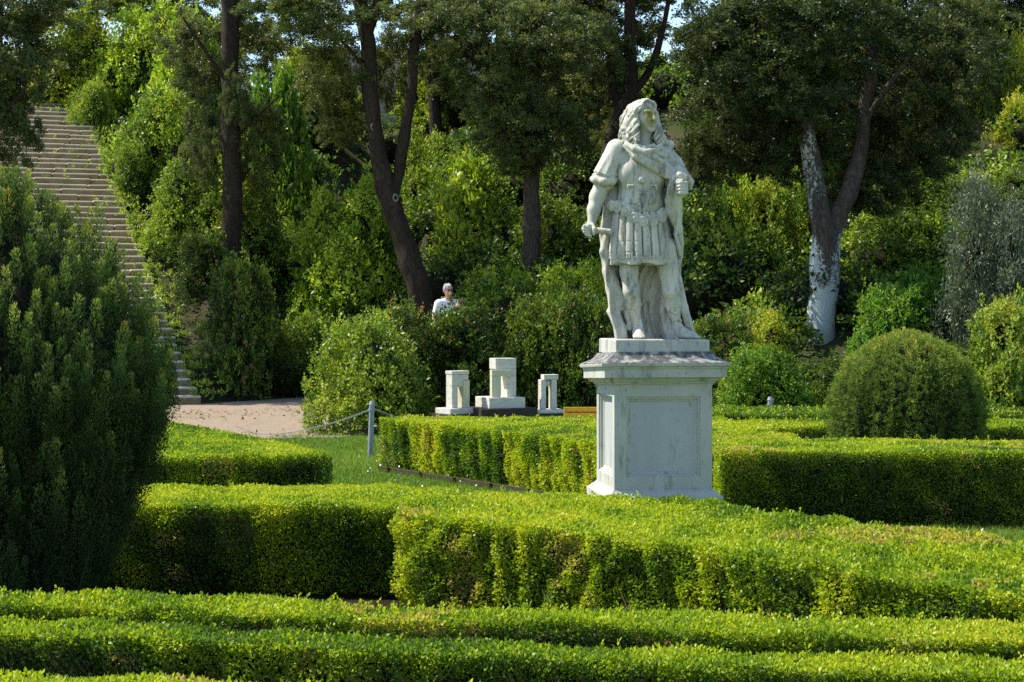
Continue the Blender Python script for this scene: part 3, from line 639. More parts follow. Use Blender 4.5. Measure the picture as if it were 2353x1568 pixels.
# short sleeve with hanging strips on his right arm
L_ = Field((-.66, -.26, 1.28), (-.15, .26, 1.85), .007)
def sleeve(P):
    a = q(385, 405, 0); b = q(330, 530, .01); ab = b - a; t = ((P - a) @ ab) / (ab @ ab); c = a + np.clip(t, -.3, 1)[..., None] * ab
    dd = P - c; r_ = np.linalg.norm(dd * np.array((1, .92, 1)), axis=-1); ang = np.arctan2(dd[..., 0], -dd[..., 1])
    R_ = .098 + .020 * np.clip(t, 0, 1) - .010 * np.abs(np.sin(ang * 5.5)) * np.clip(t * 1.8, 0, 1)
    return np.maximum(r_ - R_, (t - 1.0) * np.linalg.norm(ab))
L_.put(sleeve, (-.62, -.2, 1.35), (-.15, .2, 1.82), 0)
L_.chain([q(x, y, d) for x, y, d in ((258, 544, .0), (275, 552, .06), (320, 566, .105), (372, 562, .09), (405, 540, .03))], [.030, .034, .036, .032, .024], .02)
L_.chain([q(x, y, d) for x, y, d in ((262, 520, .02), (300, 512, .09), (345, 528, .12), (395, 520, .08))], .016, .01)
L_.caps(q(335, 545, .0), q(330, 562, .0), .105, .095, .02)
link('sleeve', L_.mesh('sleeve', M['marble']), STATUE)
# hair: heavy curls parted at the crown
R_ = np.random.default_rng(8)
Hf = Field((-.34, -.32, 1.62), (.24, .24, 2.24), .0062)
Hf.ell(HC + HR @ np.array((0, .030, .045)), (.104, .122, .112), .02, R=HR)
Hf.chain(qs([(500, 120, .02), (468, 215, .03), (462, 300, .06), (470, 330, .09)]), [.040, .042, .042, .028], .03)
Hf.chain(qs([(628, 150, -.01), (640, 230, .0), (655, 300, .05), (655, 335, .08)]), [.036, .038, .040, .022], .03)
Hf.chain(qs([(548, 200, -.08), (552, 320, -.08)]), [.095, .10], .03)
Hf.caps(hp(0, .130, -.002), hp(0, .16, -.16), .074, .092, .008, 'sub')                           # keep the face clear
def strand(pts, r0, amp, seed):
    P, _ = spline(np.array(pts), np.ones(len(pts)), 6); rr = np.random.default_rng(seed); ph = rr.uniform(0, 6.28)
    T = unit(np.gradient(P, axis=0)); S = unit(np.cross(T, rr.normal(size=3))); U = np.cross(S, T); t = np.linspace(0, 1, len(P))
    w = amp * (.35 + t)
    P = P + S * (w * np.sin(t * 17 + ph))[:, None] + U * (w * np.cos(t * 17 + ph))[:, None]
    Hf.chain(list(P), list(r0 * (1 - .25 * t)), .0015)
for i in range(30):
    f = i / 29.; x0 = 528 - 40 * f + R_.normal(0, 4); x1 = 520 - 85 * f ; 
    d = .10 - .17 * f
    strand([q(x0 + 12, 82 + 10 * f, .03 - .06 * f), q(x0 - 25 * (.4 + f), 135 + 8 * f, d + .02), q(x1 - 4, 235, d + .04), q(x1 - 2 + R_.normal(0, 8), 322 + R_.uniform(-12, 26), d + .07)], .0140, .021, i)
for i in range(20):
    f = i / 19.; d = .07 - .16 * f
    strand([q(560 + 10 * f, 80 + 8 * f, .03 - .06 * f), q(606 + 20 * f, 125, d), q(632 + 20 * f, 220, d + .02), q(640 + 40 * f + R_.normal(0, 6), 320 + R_.uniform(-10, 24), d + .05)], .0135, .018, 100 + i)
for s in (-1, 1):
    for i in range(6):
        f = i / 5.; strand([hp(s * .008, .045 - .05 * f, .148), hp(s * (.050 + .02 * f), .078 - .05 * f, .118), hp(s * (.092 + .02 * f), .048 - .05 * f, .05), hp(s * (.106 + .02 * f), .030 - .05 * f, -.05), hp(s * (.112 + .015 * f), .03 - .05 * f, -.15)], .0135, .011, 300 + i + 10 * s)
for i in range(26):
    x = R_.uniform(432, 505); y = R_.uniform(250, 352); Hf.ell(q(x, y, .10 - abs(x - 475) * .0012 + R_.uniform(-.01, .02)), np.array((.020, .018, .020)) * R_.uniform(.8, 1.15), .004)
for i in range(14):
    x = R_.uniform(640, 690); y = R_.uniform(240, 350); Hf.ell(q(x, y, .08 - abs(x - 660) * .001), np.array((.018, .018, .019)) * R_.uniform(.8, 1.15), .004)
link('hair', Hf.mesh('hair', M['marble']), STATUE)
# cloak: knotted round the neck, over the left arm, hanging to the ground behind the legs
Ck = Field((-.56, -.38, -.03), (.66, .40, 1.84), .0064)
tb = [(330, 420), (600, 318), (720, 322), (880, 298), (1100, 330), (1340, 356), (1440, 388), (1500, 402)]
ta = [(330, 690), (520, 770), (700, 772), (880, 786), (1030, 786), (1130, 778), (1300, 818), (1480, 862), (1500, 868)]
def back(P):
    zy = (2.205 - P[..., 2] / SS) / .0014676; zx = (P[..., 0] / SS + .8248) / .0014676
    xl = np.interp(zy, [a for a, _ in tb], [b for _, b in tb]); xr = np.interp(zy, [a for a, _ in ta], [b for _, b in ta])
    u = (zx - xl) / (xr - xl); low = np.clip((zy - 950) / 450, 0, 1)
    ph = u * (14 + 5 * low) + 1.6 * np.sin(zy / 170.) - low * 2.4 * u * u + .6
    fold = np.sin(ph) + .45 * np.sin(2.3 * ph + zy / 90.) 
    d0 = .150 + .10 * (4 * (u - .5) ** 2) * -1. + .03 * low                                   # curls forward at both sides
    d0 = d0 - .02 * low - (.024 + .045 * low) * fold
    th = .034 + .05 * low
    e = np.maximum(xl - zx, zx - xr) * .0014676
    d = np.sqrt(np.maximum(np.abs(P[..., 1] - d0) * .75 - th * .5, 0) ** 2 + np.maximum(e + .02, 0) ** 2) - .02
    return np.maximum(d, np.maximum(-.02 - P[..., 2], P[..., 2] - q(0, 335)[2]))
Ck.put(back, (-.52, -.05, -.02), (.6, .36, 1.8), 0)
# shoulders and collar rolls
Ck.chain(qs([(415, 345, -.02), (388, 378, -.03), (355, 425, -.06), (325, 480, -.10)]), [.05, .055, .055, .05], .03)
Ck.chain(qs([(445, 330, .03), (408, 336, .03), (362, 380, .0), (316, 448, -.03), (282, 512, -.04)]), [.026, .026, .024, .02, .016], .012)
Ck.chain(qs([(688, 388, -.03), (738, 455, -.03), (786, 528, .02)]), [.078, .085, .075], .04)
Ck.chain(qs([(655, 392, .05), (708, 445, .05), (768, 512, .12)]), [.065, .078, .065], .04)
Ck.chain(qs([(690, 322, .02), (722, 335, .02), (718, 370, .05)]), [.03, .032, .026], .015)
def on(x, y, e=.0): return (x, y, tfront(x, y) + e)
Ck.chain(qs([on(455, 345, .0), on(500, 378, .035), on(560, 398, .05), on(610, 388, .05), on(655, 355, .03)]), [.026, .032, .034, .032, .026], .004)
Ck.chain(qs([on(505, 352, .02), on(560, 368, .035), on(615, 350, .025)]), [.016, .02, .016], .004)
Ck.chain(qs([on(448, 352, -.01), on(500, 420, .03), on(560, 455, .045), on(620, 495, .045), (680, 530, .15), (725, 545, .17)]), [.022, .026, .030, .030, .028, .022], .004)
Ck.chain(qs([on(470, 355, .0), on(540, 425, .045), on(610, 462, .055), (680, 505, .155), (735, 532, .18)]), [.020, .024, .027, .027, .022], .004)
Ck.chain(qs([on(560, 405, .05), on(620, 425, .06), (690, 470, .15), (748, 522, .19)]), [.018, .026, .027, .024], .004)
Ck.chain(qs([on(600, 395, .05), (665, 405, .13), (720, 425, .11), (760, 460, .08)]), [.020, .028, .028, .02], .004)
Ck.chain(qs([on(610, 420, .055), (675, 445, .13), (740, 450, .11), (770, 490, .10)]), [.015, .022, .022, .016], .004)
# gathered cloth at the hand
Ck.chain(qs([(735, 545, .20), (765, 535, .23), (805, 545, .23), (828, 570, .21), (830, 610, .20)]), [.030, .038, .036, .030, .018], .015)
Ck.chain(qs([(728, 552, .20), (712, 610, .20), (700, 680, .17), (712, 745, .14), (742, 800, .11), (768, 860, .08)]), [.030, .030, .030, .034, .034, .032], .014)
Ck.chain(qs([(745, 620, .19), (742, 690, .16), (748, 760, .12), (765, 840, .07), (778, 930, .03), (780, 1010, .0)]), [.026, .036, .040, .040, .036, .028], .014)
Ck.chain(qs([(768, 640, .17), (768, 720, .12), (770, 800, .06)]), [.020, .028, .030], .014)
Ck.chain(qs([(700, 690, .17), (722, 770, .13), (752, 830, .11), (745, 880, .12), (770, 960, .08), (778, 1000, .06)]), [.016, .018, .018, .016, .02, .018], .008)
Ck.chain(qs([(772, 1040, .02), (768, 1130, .0), (790, 1220, -.02), (812, 1310, -.02), (838, 1400, -.03), (862, 1492, -.03)]), [.028, .024, .026, .026, .024, .03], .015)
Ck.chain(qs([(775, 1150, .0), (782, 1250, -.01), (800, 1330, .0), (822, 1420, -.02)]), [.015, .018, .020, .018], .045)
Ck.chain(qs([(345, 880, .0), (322, 980, .0), (340, 1100, -.02), (365, 1200, -.03), (405, 1290, .0), (408, 1400, .0), (420, 1495, .02)]), [.026, .026, .026, .028, .030, .034, .045], .045)
Ck.chain(qs([(360, 1060, -.02), (390, 1160, .0), (440, 1260, .0), (470, 1350, .0), (480, 1440, .0)]), [.022, .026, .028, .026, .024], .045)
Ck.chain(qs([(355, 1340, -.02), (400, 1390, .02), (430, 1440, .04), (445, 1495, .05)]), [.02, .026, .03, .03], .045)
link('cloak', Ck.mesh('cloak', M['marble']), STATUE)
Bt = Field((-.62, -.26, .80), (-.20, .1, 1.10), .006)
Bt.caps(q(205, 846, .09), q(352, 864, .12), .028, .030, .0); Bt.caps(q(232, 885, .09), q(236, 900, .09), .016, .012, .01); Bt.ell(q(203, 846, .09), (.022, .036, .036), .008)
link('baton', Bt.mesh('baton', M['marble']), STATUE)

# ------------------------------------------------------------------ people on the path behind the shrubs
def person(label, x, y, Y, face, hgt, shirt, hairm, glasses, longhair, key):
    zg = float(terrain(x, Y)) if y is None else y
    root = tag(empty('person', (x, Y, zg), face), label, 'person'); k = hgt / 1.76
    root.scale = (k, k, k)
    f = Field((-.42, -.32, -.02), (.42, .22, 1.80), .014)
    f.ell((0, 0, 1.30), (.17, .105, .24), .06); f.ell((0, 0, 1.02), (.155, .11, .16), .06); f.caps((-.15, 0, 1.43), (.15, 0, 1.43), .06, .06, .06); f.caps((0, 0, 1.45), (0, -.02, 1.56), .055, .052, .03)
    f.ell((0, -.015, 1.655), (.074, .094, .105), .02); f.ell((0, -.055, 1.60), (.052, .05, .06), .03); f.caps((0, -.105, 1.66), (0, -.122, 1.625), .010, .014, .012)
    f.caps((-.02, -.103, 1.585), (.02, -.103, 1.585), .008, .008, .006)
    for s in (-1, 1):
        f.ell((s * .077, 0, 1.645), (.012, .022, .032), .01); f.ell((s * .03, -.098, 1.665), (.018, .012, .010), .006, 'sub')
        f.chain([(s * .19, 0, 1.42), (s * .25, .02, 1.14), (s * .24, -.06, .90), (s * .23, -.09, .82)], [.055, .043, .034, .03], .03)
        for i in range(4): f.chain([(s * .235, -.075 - .014 * i, .80), (s * .235, -.085 - .014 * i, .75), (s * .225, -.085 - .013 * i, .71)], [.0095, .009, .008], .003)
        f.chain([(s * .22, -.12, .80), (s * .20, -.135, .76)], [.011, .009], .005)
        f.chain([(s * .09, 0, .95), (s * .10, -.01, .50), (s * .10, .02, .08)], [.085, .056, .042], .03); f.chain([(s * .10, .03, .04), (s * .11, -.14, .03)], [.04, .034], .02)
    link('body', f.mesh('body', M['skin']), root)
    g = Field((-.42, -.28, .80), (.42, .22, 1.56), .014)
    g.ell((0, 0, 1.29), (.186, .125, .25), .06); g.ell((0, 0, 1.02), (.178, .132, .16), .06); g.caps((-.15, 0, 1.425), (.15, 0, 1.425), .072, .072, .05)
    for s in (-1, 1): g.chain([(s * .19, 0, 1.415), (s * .235, .01, 1.22)], [.075, .068], .04)
    g.caps((0, -.03, 1.50), (0, -.05, 1.56), .065, .07, .01, 'sub')
    link('shirt', g.mesh('shirt', shirt), root)
    t = Field((-.3, -.22, .04), (.3, .22, 1.04), .016); t.ell((0, 0, .96), (.168, .125, .10), .05)
    for s in (-1, 1): t.chain([(s * .09, 0, .92), (s * .10, -.01, .50), (s * .10, .02, .10)], [.10, .075, .065], .03)
    link('trousers', t.mesh('trousers', M['trousers']), root)
    h_ = Field((-.16, -.16, 1.38), (.16, .2, 1.84), .010); h_.ell((0, .012, 1.685), (.083, .10, .097), .01)
    if longhair: h_.chain([(0, .06, 1.66), (0, .085, 1.54), (0, .08, 1.45)], [.075, .06, .035], .03)
    for i in range(26):
        rr = np.random.default_rng(i + key); d = unit(rr.normal(size=3)); d[2] = abs(d[2]); h_.ell(np.array((0, .012, 1.69)) + d * np.array((.08, .095, .09)), (.02, .02, .016), .01)
    h_.caps((0, -.12, 1.66), (0, -.12, 1.58), .062, .062, .012, 'sub')
    link('hair', h_.mesh('hair', hairm), root)
    if glasses:
        e = Field((-.11, -.16, 1.60), (.11, .06, 1.73), .006)
        for s in (-1, 1): e.ell((s * .034, -.112, 1.662), (.027, .008, .021), .002); e.caps((s * .062, -.10, 1.668), (s * .083, .0, 1.672), .0055, .005, .002)
        e.caps((-.01, -.118, 1.668), (.01, -.118, 1.668), .006, .006, .002); link('sunglasses', e.mesh('sunglasses', M['lens']), root)
    return root
person('man with short grey hair and dark sunglasses in a white printed T-shirt behind the shrubs', WX(1029, 31), ZP(655, 31) - 1.77, 31, math.radians(28), 1.77, M['white_shirt'], M['grey_hair'], True, False, 0)
person('dark-haired person whose head just shows over the shrubs at the man\'s side', WX(1061, 30.6), ZP(688, 30.6) - 1.56, 30.6, math.radians(-100), 1.56, M['green_shirt'], M['dark_hair'], False, True, 50)

# ------------------------------------------------------------------ travertine sculptures and the bench
SY = 22.6; mz = .2345 / (F / SY)
def spos(zx, zy): return WX(976.7 + zx * .2345, SY), ZP(620.5 + zy * .2345, SY)
def sculpt(label, zx, ang, loc_y=0):
    x, _ = spos(zx, 0); return tag(empty('stone_sculpture', (x, SY + loc_y, 0), ang), label, 'sculpture', 'abstract stone sculptures behind the centre hedge')
zz = lambda zy: spos(0, zy)[1]
A35 = math.radians(34)
s1 = sculpt('pale stone gate sculpture with a rounded tongue in its gap, on the left white slab', 300, A35 - .0)
boxes('dark_base', [(-.235, .235, -.235, .235, 0, zz(1408))], M['dark_metal'], s1)
boxes('slab', [(-.20, .20, -.19, .19, zz(1408) + .001, zz(1352))], M['travertine'], s1)
boxes('pillar', [(-.125, -.035, -.11, .04, zz(1352) + .001, zz(1022))], M['travertine'], s1); boxes('pillar', [(.055, .15, -.11, .04, zz(1352) + .001, zz(1082))], M['travertine_warm'], s1)
boxes('cap_stone', [(-.13, .14, -.115, .05, zz(1021), zz(988))], M['travertine'], s1)
f = Field((-.05, -.13, zz(1170)), (.17, .08, zz(1010)), .006)
f.put(lambda P: np.maximum(np.maximum(np.where(P[..., 2] > zz(1112), np.abs(P[..., 0] - .015) - .048, np.hypot(P[..., 0] - .015, P[..., 2] - zz(1112)) - .048), np.abs(P[..., 1] + .035) - .062), P[..., 2] - zz(1023)), (-.05, -.12, zz(1170)), (.17, .08, zz(1010)), 0)
f.put(lambda P: np.maximum(np.maximum(np.abs(P[..., 0] - .10) - .038, np.abs(P[..., 1] + .035) - .062), np.abs(P[..., 2] - (zz(1023) + zz(1080)) / 2) - (zz(1023) - zz(1080)) / 2), (-.05, -.12, zz(1100)), (.17, .08, zz(1010)), 0)
link('tongue_stone', f.mesh('tongue_stone', M['travertine']), s1)
s2 = sculpt('tallest stone sculpture of two interlocking hooked blocks on a deep slab and wide dark base', 735, math.radians(22), .12)
boxes('dark_base', [(-.40, .40, -.34, .34, 0, zz(1352))], M['dark_metal'], s2)
boxes('slab', [(-.255, .255, -.26, .26, zz(1352) + .001, zz(1248))], M['travertine'], s2)
boxes('rear_block', [(-.10, .195, -.09, .14, zz(975), zz(868)), (.065, .195, -.09, .14, zz(1248) + .001, zz(976))], M['travertine'], s2)
boxes('front_block', [(-.185, -.06, -.175, -.095, zz(1248) + .001, zz(1041)), (-.185, .09, -.175, -.095, zz(1040), zz(978))], M['travertine_warm'], s2)
s3 = sculpt('slim stone gate sculpture with a ball under its lintel, on the right white slab', 1205, math.radians(20), .25)
boxes('dark_base', [(-.24, .24, -.19, .19, 0, zz(1412))], M['dark_metal'], s3)
boxes('slab', [(-.20, .20, -.15, .15, zz(1412) + .001, zz(1376))], M['travertine'], s3)
boxes('pillar', [(-.115, -.045, -.06, .06, zz(1376) + .001, zz(1082))], M['travertine'], s3); boxes('pillar', [(.035, .11, -.06, .06, zz(1376) + .001, zz(1082))], M['travertine'], s3)
boxes('lintel', [(-.075, .13, -.065, .065, zz(1081), zz(1032))], M['travertine'], s3)
f = Field((-.06, -.06, zz(1160)), (.05, .06, zz(1080)), .005); f.ell((-.004, 0, zz(1117)), (.042, .042, .045), 0); link('ball', f.mesh('ball', M['travertine']), s3)
by = 20.4; bt = ZP(936, by); bl = WX(1295, by)
bn = tag(empty('park_bench', (bl, by, 0)), 'yellow slatted park bench partly hidden behind the pedestal', 'bench')
boxes('backrest', [(0, 1.6, .0, .03, bt - .055, bt), (0, 1.6, -.005, .025, bt - .12, bt - .066), (0, 1.6, -.01, .02, bt - .185, bt - .131)], M['bench'], bn, .004)
boxes('seat', [(0, 1.6, -.42 + i * .1, -.33 + i * .1, bt - .27, bt - .24) for i in range(4)], M['bench'], bn, .004)
for xx in (.15, 1.45):
    boxes('leg', [(xx - .03, xx + .03, -.38, -.33, 0, bt - .272), (xx - .03, xx + .03, .032, .07, 0, bt - .03), (xx - .025, xx + .025, -.33, .032, bt - .32, bt - .272)], M['dark_metal'], bn, .003)

# ------------------------------------------------------------------ chain posts
def chain_mesh(pts):
    P, _ = spline(np.array(pts, float), np.ones(len(pts)), 14); seg = np.linalg.norm(np.diff(P, axis=0), axis=1); s = np.concatenate(([0], np.cumsum(seg)))
    n = int(s[-1] / .036); parts = []
    for i in range(n):
        c = np.array([np.interp((i + .5) * .036, s, P[:, k]) for k in range(3)]); c2 = np.array([np.interp((i + .9) * .036, s, P[:, k]) for k in range(3)]); T = unit(c2 - c)
        S = unit(np.cross(T, (0, 0, 1.) if i % 2 else (.7, .7, .1))); a = np.linspace(0, 6.2832, 9)
        loop = c + np.cos(a)[:, None] * T * .022 + np.sin(a)[:, None] * S * .010
        V, Q = tube(loop, np.full(9, .0030), 5, sub=1); parts.append((V, Q))
    return join(parts)
def post(label, x, Y, h, chains, lean=0):
    r_ = tag(empty('chain_post', (x, Y, float(terrain(x, Y)))), label, 'chain post'); r_.rotation_euler[1] = lean
    bm = bmesh.new(); bmesh.ops.create_cone(bm, cap_ends=True, segments=14, radius1=.033, radius2=.031, depth=h, matrix=Matrix.Translation((0, 0, h / 2)))
    bmesh.ops.create_cone(bm, cap_ends=True, segments=14, radius1=.038, radius2=.022, depth=.04, matrix=Matrix.Translation((0, 0, h + .02)))
    bmesh.ops.create_cone(bm, cap_ends=True, segments=14, radius1=.039, radius2=.039, depth=.03, matrix=Matrix.Translation((0, 0, h - .06)))
    me = bpy.data.meshes.new('shaft'); bm.to_mesh(me); bm.free(); me.materials.append(M['post']); link('shaft', me, r_)
    for c in chains:
        V, Q = chain_mesh([(p[0] - x, p[1] - Y, p[2] - float(terrain(x, Y))) for p in c]); link('chain', np_mesh('chain', V, Q, mats=[M['post']], smooth=True), r_)
py_ = 19.7; px_ = WX(851, py_)
post('leaning grey metal post with sagging chains at the edge of the lawn', px_, py_, .60, [[W3(848, 942, 19.7), W3(800, 962, 20.2), W3(745, 981, 20.9), W3(670, 1000, 21.6), W3(600, 1006, 22.0), W3(540, 990, 22.4)], [W3(855, 940, 19.7), W3(885, 950, 20.2), W3(930, 965, 20.8)]], lean=.03)
post('short grey chain post near the shaded shrubs between pedestal and ball topiary', WX(1770, 20.3), 20.3, .62, [[W3(1768, 932, 20.3), W3(1735, 943, 20.4), W3(1690, 955, 20.4)]])

# ------------------------------------------------------------------ stairway, pillar, town wall
st = tag(empty('stone_stairway', (ST0[0], ST0[1], 0), math.atan2(SRIGHT[1], SRIGHT[0])), 'long flight of worn tan stone steps climbing the wooded slope at left', 'stairway')
rs = np.random.default_rng(4)
for i in range(NST):
    bm = bmesh.new(); xs_ = -SW / 2 + rs.uniform(-.06, .02)
    while xs_ < SW / 2 - .05:
        ln = rs.uniform(.75, 1.4); x2 = min(xs_ + ln, SW / 2 + rs.uniform(-.03, .06)); dz = rs.normal(0, .006); dy = rs.normal(0, .008)
        if SW / 2 - x2 < .3: x2 = SW / 2 + rs.uniform(-.02, .05)
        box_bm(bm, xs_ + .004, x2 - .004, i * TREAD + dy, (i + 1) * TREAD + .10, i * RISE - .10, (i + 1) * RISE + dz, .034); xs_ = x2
    for v in bm.verts: v.co.z += .006 * math.sin(v.co.x * 5 + i)
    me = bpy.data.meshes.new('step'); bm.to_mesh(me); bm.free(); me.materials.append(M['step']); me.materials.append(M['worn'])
    me.polygons.foreach_set('material_index', [1 if p.normal.z > .2 else 0 for p in me.polygons]); link('step', me, st)  # sun on nosings, shade on risers painted in along with wear and stain
def onst(w, a): return ST0 + SRIGHT * w + SDIR * a
p_ = onst(SW / 2 + .52, 12.0)
pl = tag(empty('stone_pillar', (p_[0], p_[1], 12.0 / TREAD * RISE - .15), .37), 'stone pillar with ledge half hidden by foliage beside the upper steps', 'pillar')
boxes('shaft', [(-.16, .16, -.16, .16, 0, .95)], M['step'], pl, .02); boxes('cap', [(-.2, .2, -.2, .2, .951, 1.07)], M['step'], pl, .02); boxes('ledge', [(-.55, -.161, -.25, .2, 0, .22)], M['step'], pl, .02)
wx = np.linspace(-6, 26, 60); tz = np.interp(wx, [-6, -5, 4.4, 12, 26], [8.9, 9.0, 8.55, 8.6, 9.0]) + .05 * np.sin(wx * 2.1); bm = bmesh.new(); prev = None
for x, z in zip(wx, tz):
    ring = [bm.verts.new(p) for p in ((x, 47.5, 6.8), (x, 47.45, z), (x, 48.1, z + .02), (x, 48.1, 6.8))]
    if prev: [bm.faces.new((prev[k], ring[k], ring[(k + 1) % 4], prev[(k + 1) % 4])) for k in range(4)]
    else: bm.faces.new(ring)
    prev = ring
bm.faces.new(prev[::-1]); bmesh.ops.recalc_face_normals(bm, faces=bm.faces[:])
me = bpy.data.meshes.new('stone_wall'); bm.to_mesh(me); bm.free(); me.materials.append(M['rubble']); tag(link('stone_wall', me), 'old rubble stone wall along the top of the wooded slope', 'wall')

# ------------------------------------------------------------------ shrub and crown meshes (shared by the copies)
def cluster_leaves(r, C, AX, per, L, spread, tone, tw=.52, jit=.07):
    n = len(C); A = np.repeat(AX, per, 0); ang = r.uniform(0, 6.28, n * per); tilt = r.uniform(.35, 1.35, n * per)
    ref = unit(r.normal(size=A.shape)); S = unit(np.cross(A, ref)); U = np.cross(S, A)
    D = A * np.cos(tilt)[:, None] + (S * np.cos(ang)[:, None] + U * np.sin(ang)[:, None]) * np.sin(tilt)[:, None]
    f = r.uniform(0, 1, n * per)
    Bp = np.repeat(C, per, 0) + A * (f * spread)[:, None] + r.normal(0, spread * .25, (n * per, 3))
    ll = L * r.uniform(.65, 1.25, n * per)
    N_ = A + r.normal(0, .5, A.shape)
    V, Q = leaf_quads(Bp, D, N_, ll, ll * tw)
    t = np.repeat(tone, per) + .16 * f + r.normal(0, jit, n * per)
    return V, Q, np.clip(t, 0, 1)
def ico_core(lobes, k):
    bm = bmesh.new()
    for c, rr in lobes:
        bmesh.ops.create_icosphere(bm, subdivisions=2, radius=1, matrix=Matrix.Translation(c) @ Matrix.Diagonal((rr[0] * k, rr[1] * k, rr[2] * k, 1)))
    bm.verts.index_update(); V = np.array([v.co[:] for v in bm.verts]); T = np.array([[v.index for v in f.verts] for f in bm.faces]); bm.free(); return V, T
def foliage(name, seed, lobes, ncl, per, L, spread, mat, core=.62, up=.45, base=.42, amp=.14, tw=.52, lo=-.85, reddish=0., shell=(.74, 1.06), spray=1.):
    r = np.random.default_rng(seed); w = np.array([(rr[0] * rr[1] + rr[0] * rr[2] + rr[1] * rr[2]) for _, rr in lobes]); w = w / w.sum()
    li = r.choice(len(lobes), ncl, p=w); cen = np.array([c for c, _ in lobes])[li]; rad = np.array([rr for _, rr in lobes])[li]
    d = unit(r.normal(size=(ncl, 3))); d[:, 2] = np.where(d[:, 2] < lo, -d[:, 2], d[:, 2])
    rr = r.uniform(*shell, ncl); P = cen + d * rad * rr[:, None] * (1 + .12 * sn(d * 3 + cen, 2.2, seed))[:, None]
    keep = np.ones(ncl, bool)
    for c, ra in lobes: keep &= np.linalg.norm((P - np.array(c)) / np.array(ra), axis=1) > .60
    P = P[keep]; d = d[keep]; n = len(P); lt_ = r.normal(0, .10, len(lobes))[li][keep]
    AX = unit(d * .8 + np.array((0, 0, up)) + r.normal(0, .35, (n, 3)))
    sp_ = r.random(n) < .12; P = P + np.where(sp_, r.uniform(.05, .26, n), 0)[:, None] * unit(d + np.array((0, 0, .5))) * spray
    tone = base + lt_ + .10 * d[:, 2] + amp * sn(P, 2.0, seed + 1) + r.normal(0, .09, n)
    if reddish: tone = np.where(r.random(n) < reddish, .97, np.minimum(tone, .80))
    V, Q, t = cluster_leaves(r, P, AX, per, L, spread, tone, tw)
    if not reddish: t = np.minimum(t, .90)
    V2, T2 = ico_core([l for l in lobes if max(l[1]) > .4], core) if core else (np.zeros((0, 3)), np.zeros((0, 3), int))
    return np_mesh(name, np.vstack((V, V2)), Q, T2 + len(V), [mat, M['core']], np.concatenate((np.zeros(len(Q), int), np.ones(len(T2), int))), np.concatenate((t, np.zeros(len(T2)))))
def shrub_lobes(seed, k=30):
    r = np.random.default_rng(seed); L = [((0, 0, .72), (.66, .66, .70)), ((r.uniform(-.12, .12), r.uniform(-.12, .12), 1.25), (.46, .46, .50))]
    sx, sy = r.uniform(-.18, .18, 2)
    for i in range(k):
        a = r.uniform(0, 6.283); z = r.uniform(.10, 1.62); q_ = (.80 - .42 * max(0, z - .6) ** 1.2) * r.uniform(.78, 1.12); sz = r.uniform(.17, .36)
        L.append(((math.cos(a) * q_ + sx * z, math.sin(a) * q_ + sy * z, z), (sz, sz, sz * r.uniform(.8, 1.5))))
    return L
SH = [foliage('shrub_foliage', 40 + i, shrub_lobes(40 + i), 3300, 10, .070, .11, M['laurel'], base=.46) for i in range(4)]
SHR = foliage('red_tipped_shrub_foliage', 50, shrub_lobes(50), 3200, 11, .062, .10, M['laurel'], base=.36, reddish=.05)
SHO = foliage('silvery_shrub_foliage', 51, shrub_lobes(51), 3800, 12, .058, .12, M['olive'], base=.5, tw=.32, up=.35, core=.5)
SHL = foliage('big_leaf_shrub_foliage', 52, shrub_lobes(52), 1700, 9, .115, .15, M['laurel'], base=.52, tw=.46)
cnt = {}
def shrub(kind, xc, yb, yt, wd, Y, label, tint=(1, 1, 1), rz=None, name='laurel_shrub', cat='shrub', group='shrubs on the wooded slope', dy=1.0, base=None):
    px = F / Y; X = WX(xc, Y); zb = ZP(yb, Y) if base is None else base
    zb = min(zb, float(terrain(X, Y)) + .4); zt = ZP(yt, Y); r = wd / px / 2
    me = {'a': SH[0], 'b': SH[1], 'c': SH[2], 'd': SH[3], 'r': SHR, 'o': SHO, 'L': SHL}[kind]
    o = link(name, me, None, (X, Y, zb - .08)); s = r / 1.02
    o.scale = (s, s * dy, (zt - zb + .1) / 1.95); o.rotation_euler[2] = (xc * .37 + yt * .11) if rz is None else rz
    o.color = (*tint, 1); return tag(o, label, cat, group)
G = (.98, 1.0, .90); YG = (1.45, 1.25, .75); DK = (.42, .50, .42); BG = (.62, .78, .66); BR = (1.42, 1.38, .95)  # tints paint in sun and shade: bright for lit shrubs, dark for shaded
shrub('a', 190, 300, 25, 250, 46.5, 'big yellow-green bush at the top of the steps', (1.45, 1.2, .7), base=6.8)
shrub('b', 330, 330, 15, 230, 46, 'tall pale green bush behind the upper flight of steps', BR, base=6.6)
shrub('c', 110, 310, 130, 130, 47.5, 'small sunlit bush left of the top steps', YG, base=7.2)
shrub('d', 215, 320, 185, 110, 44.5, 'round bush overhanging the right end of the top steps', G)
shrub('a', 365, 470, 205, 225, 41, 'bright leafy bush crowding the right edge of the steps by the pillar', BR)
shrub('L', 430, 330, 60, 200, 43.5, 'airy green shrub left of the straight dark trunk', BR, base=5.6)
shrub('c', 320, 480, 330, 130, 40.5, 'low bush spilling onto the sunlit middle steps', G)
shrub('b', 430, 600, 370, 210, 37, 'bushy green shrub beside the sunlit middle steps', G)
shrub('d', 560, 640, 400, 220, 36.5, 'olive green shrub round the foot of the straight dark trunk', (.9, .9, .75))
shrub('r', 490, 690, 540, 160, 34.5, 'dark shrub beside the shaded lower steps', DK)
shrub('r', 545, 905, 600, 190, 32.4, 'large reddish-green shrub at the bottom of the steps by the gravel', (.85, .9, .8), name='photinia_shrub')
shrub('b', 620, 900, 740, 150, 33.2, 'low dark shrub along the back of the gravel path', DK)
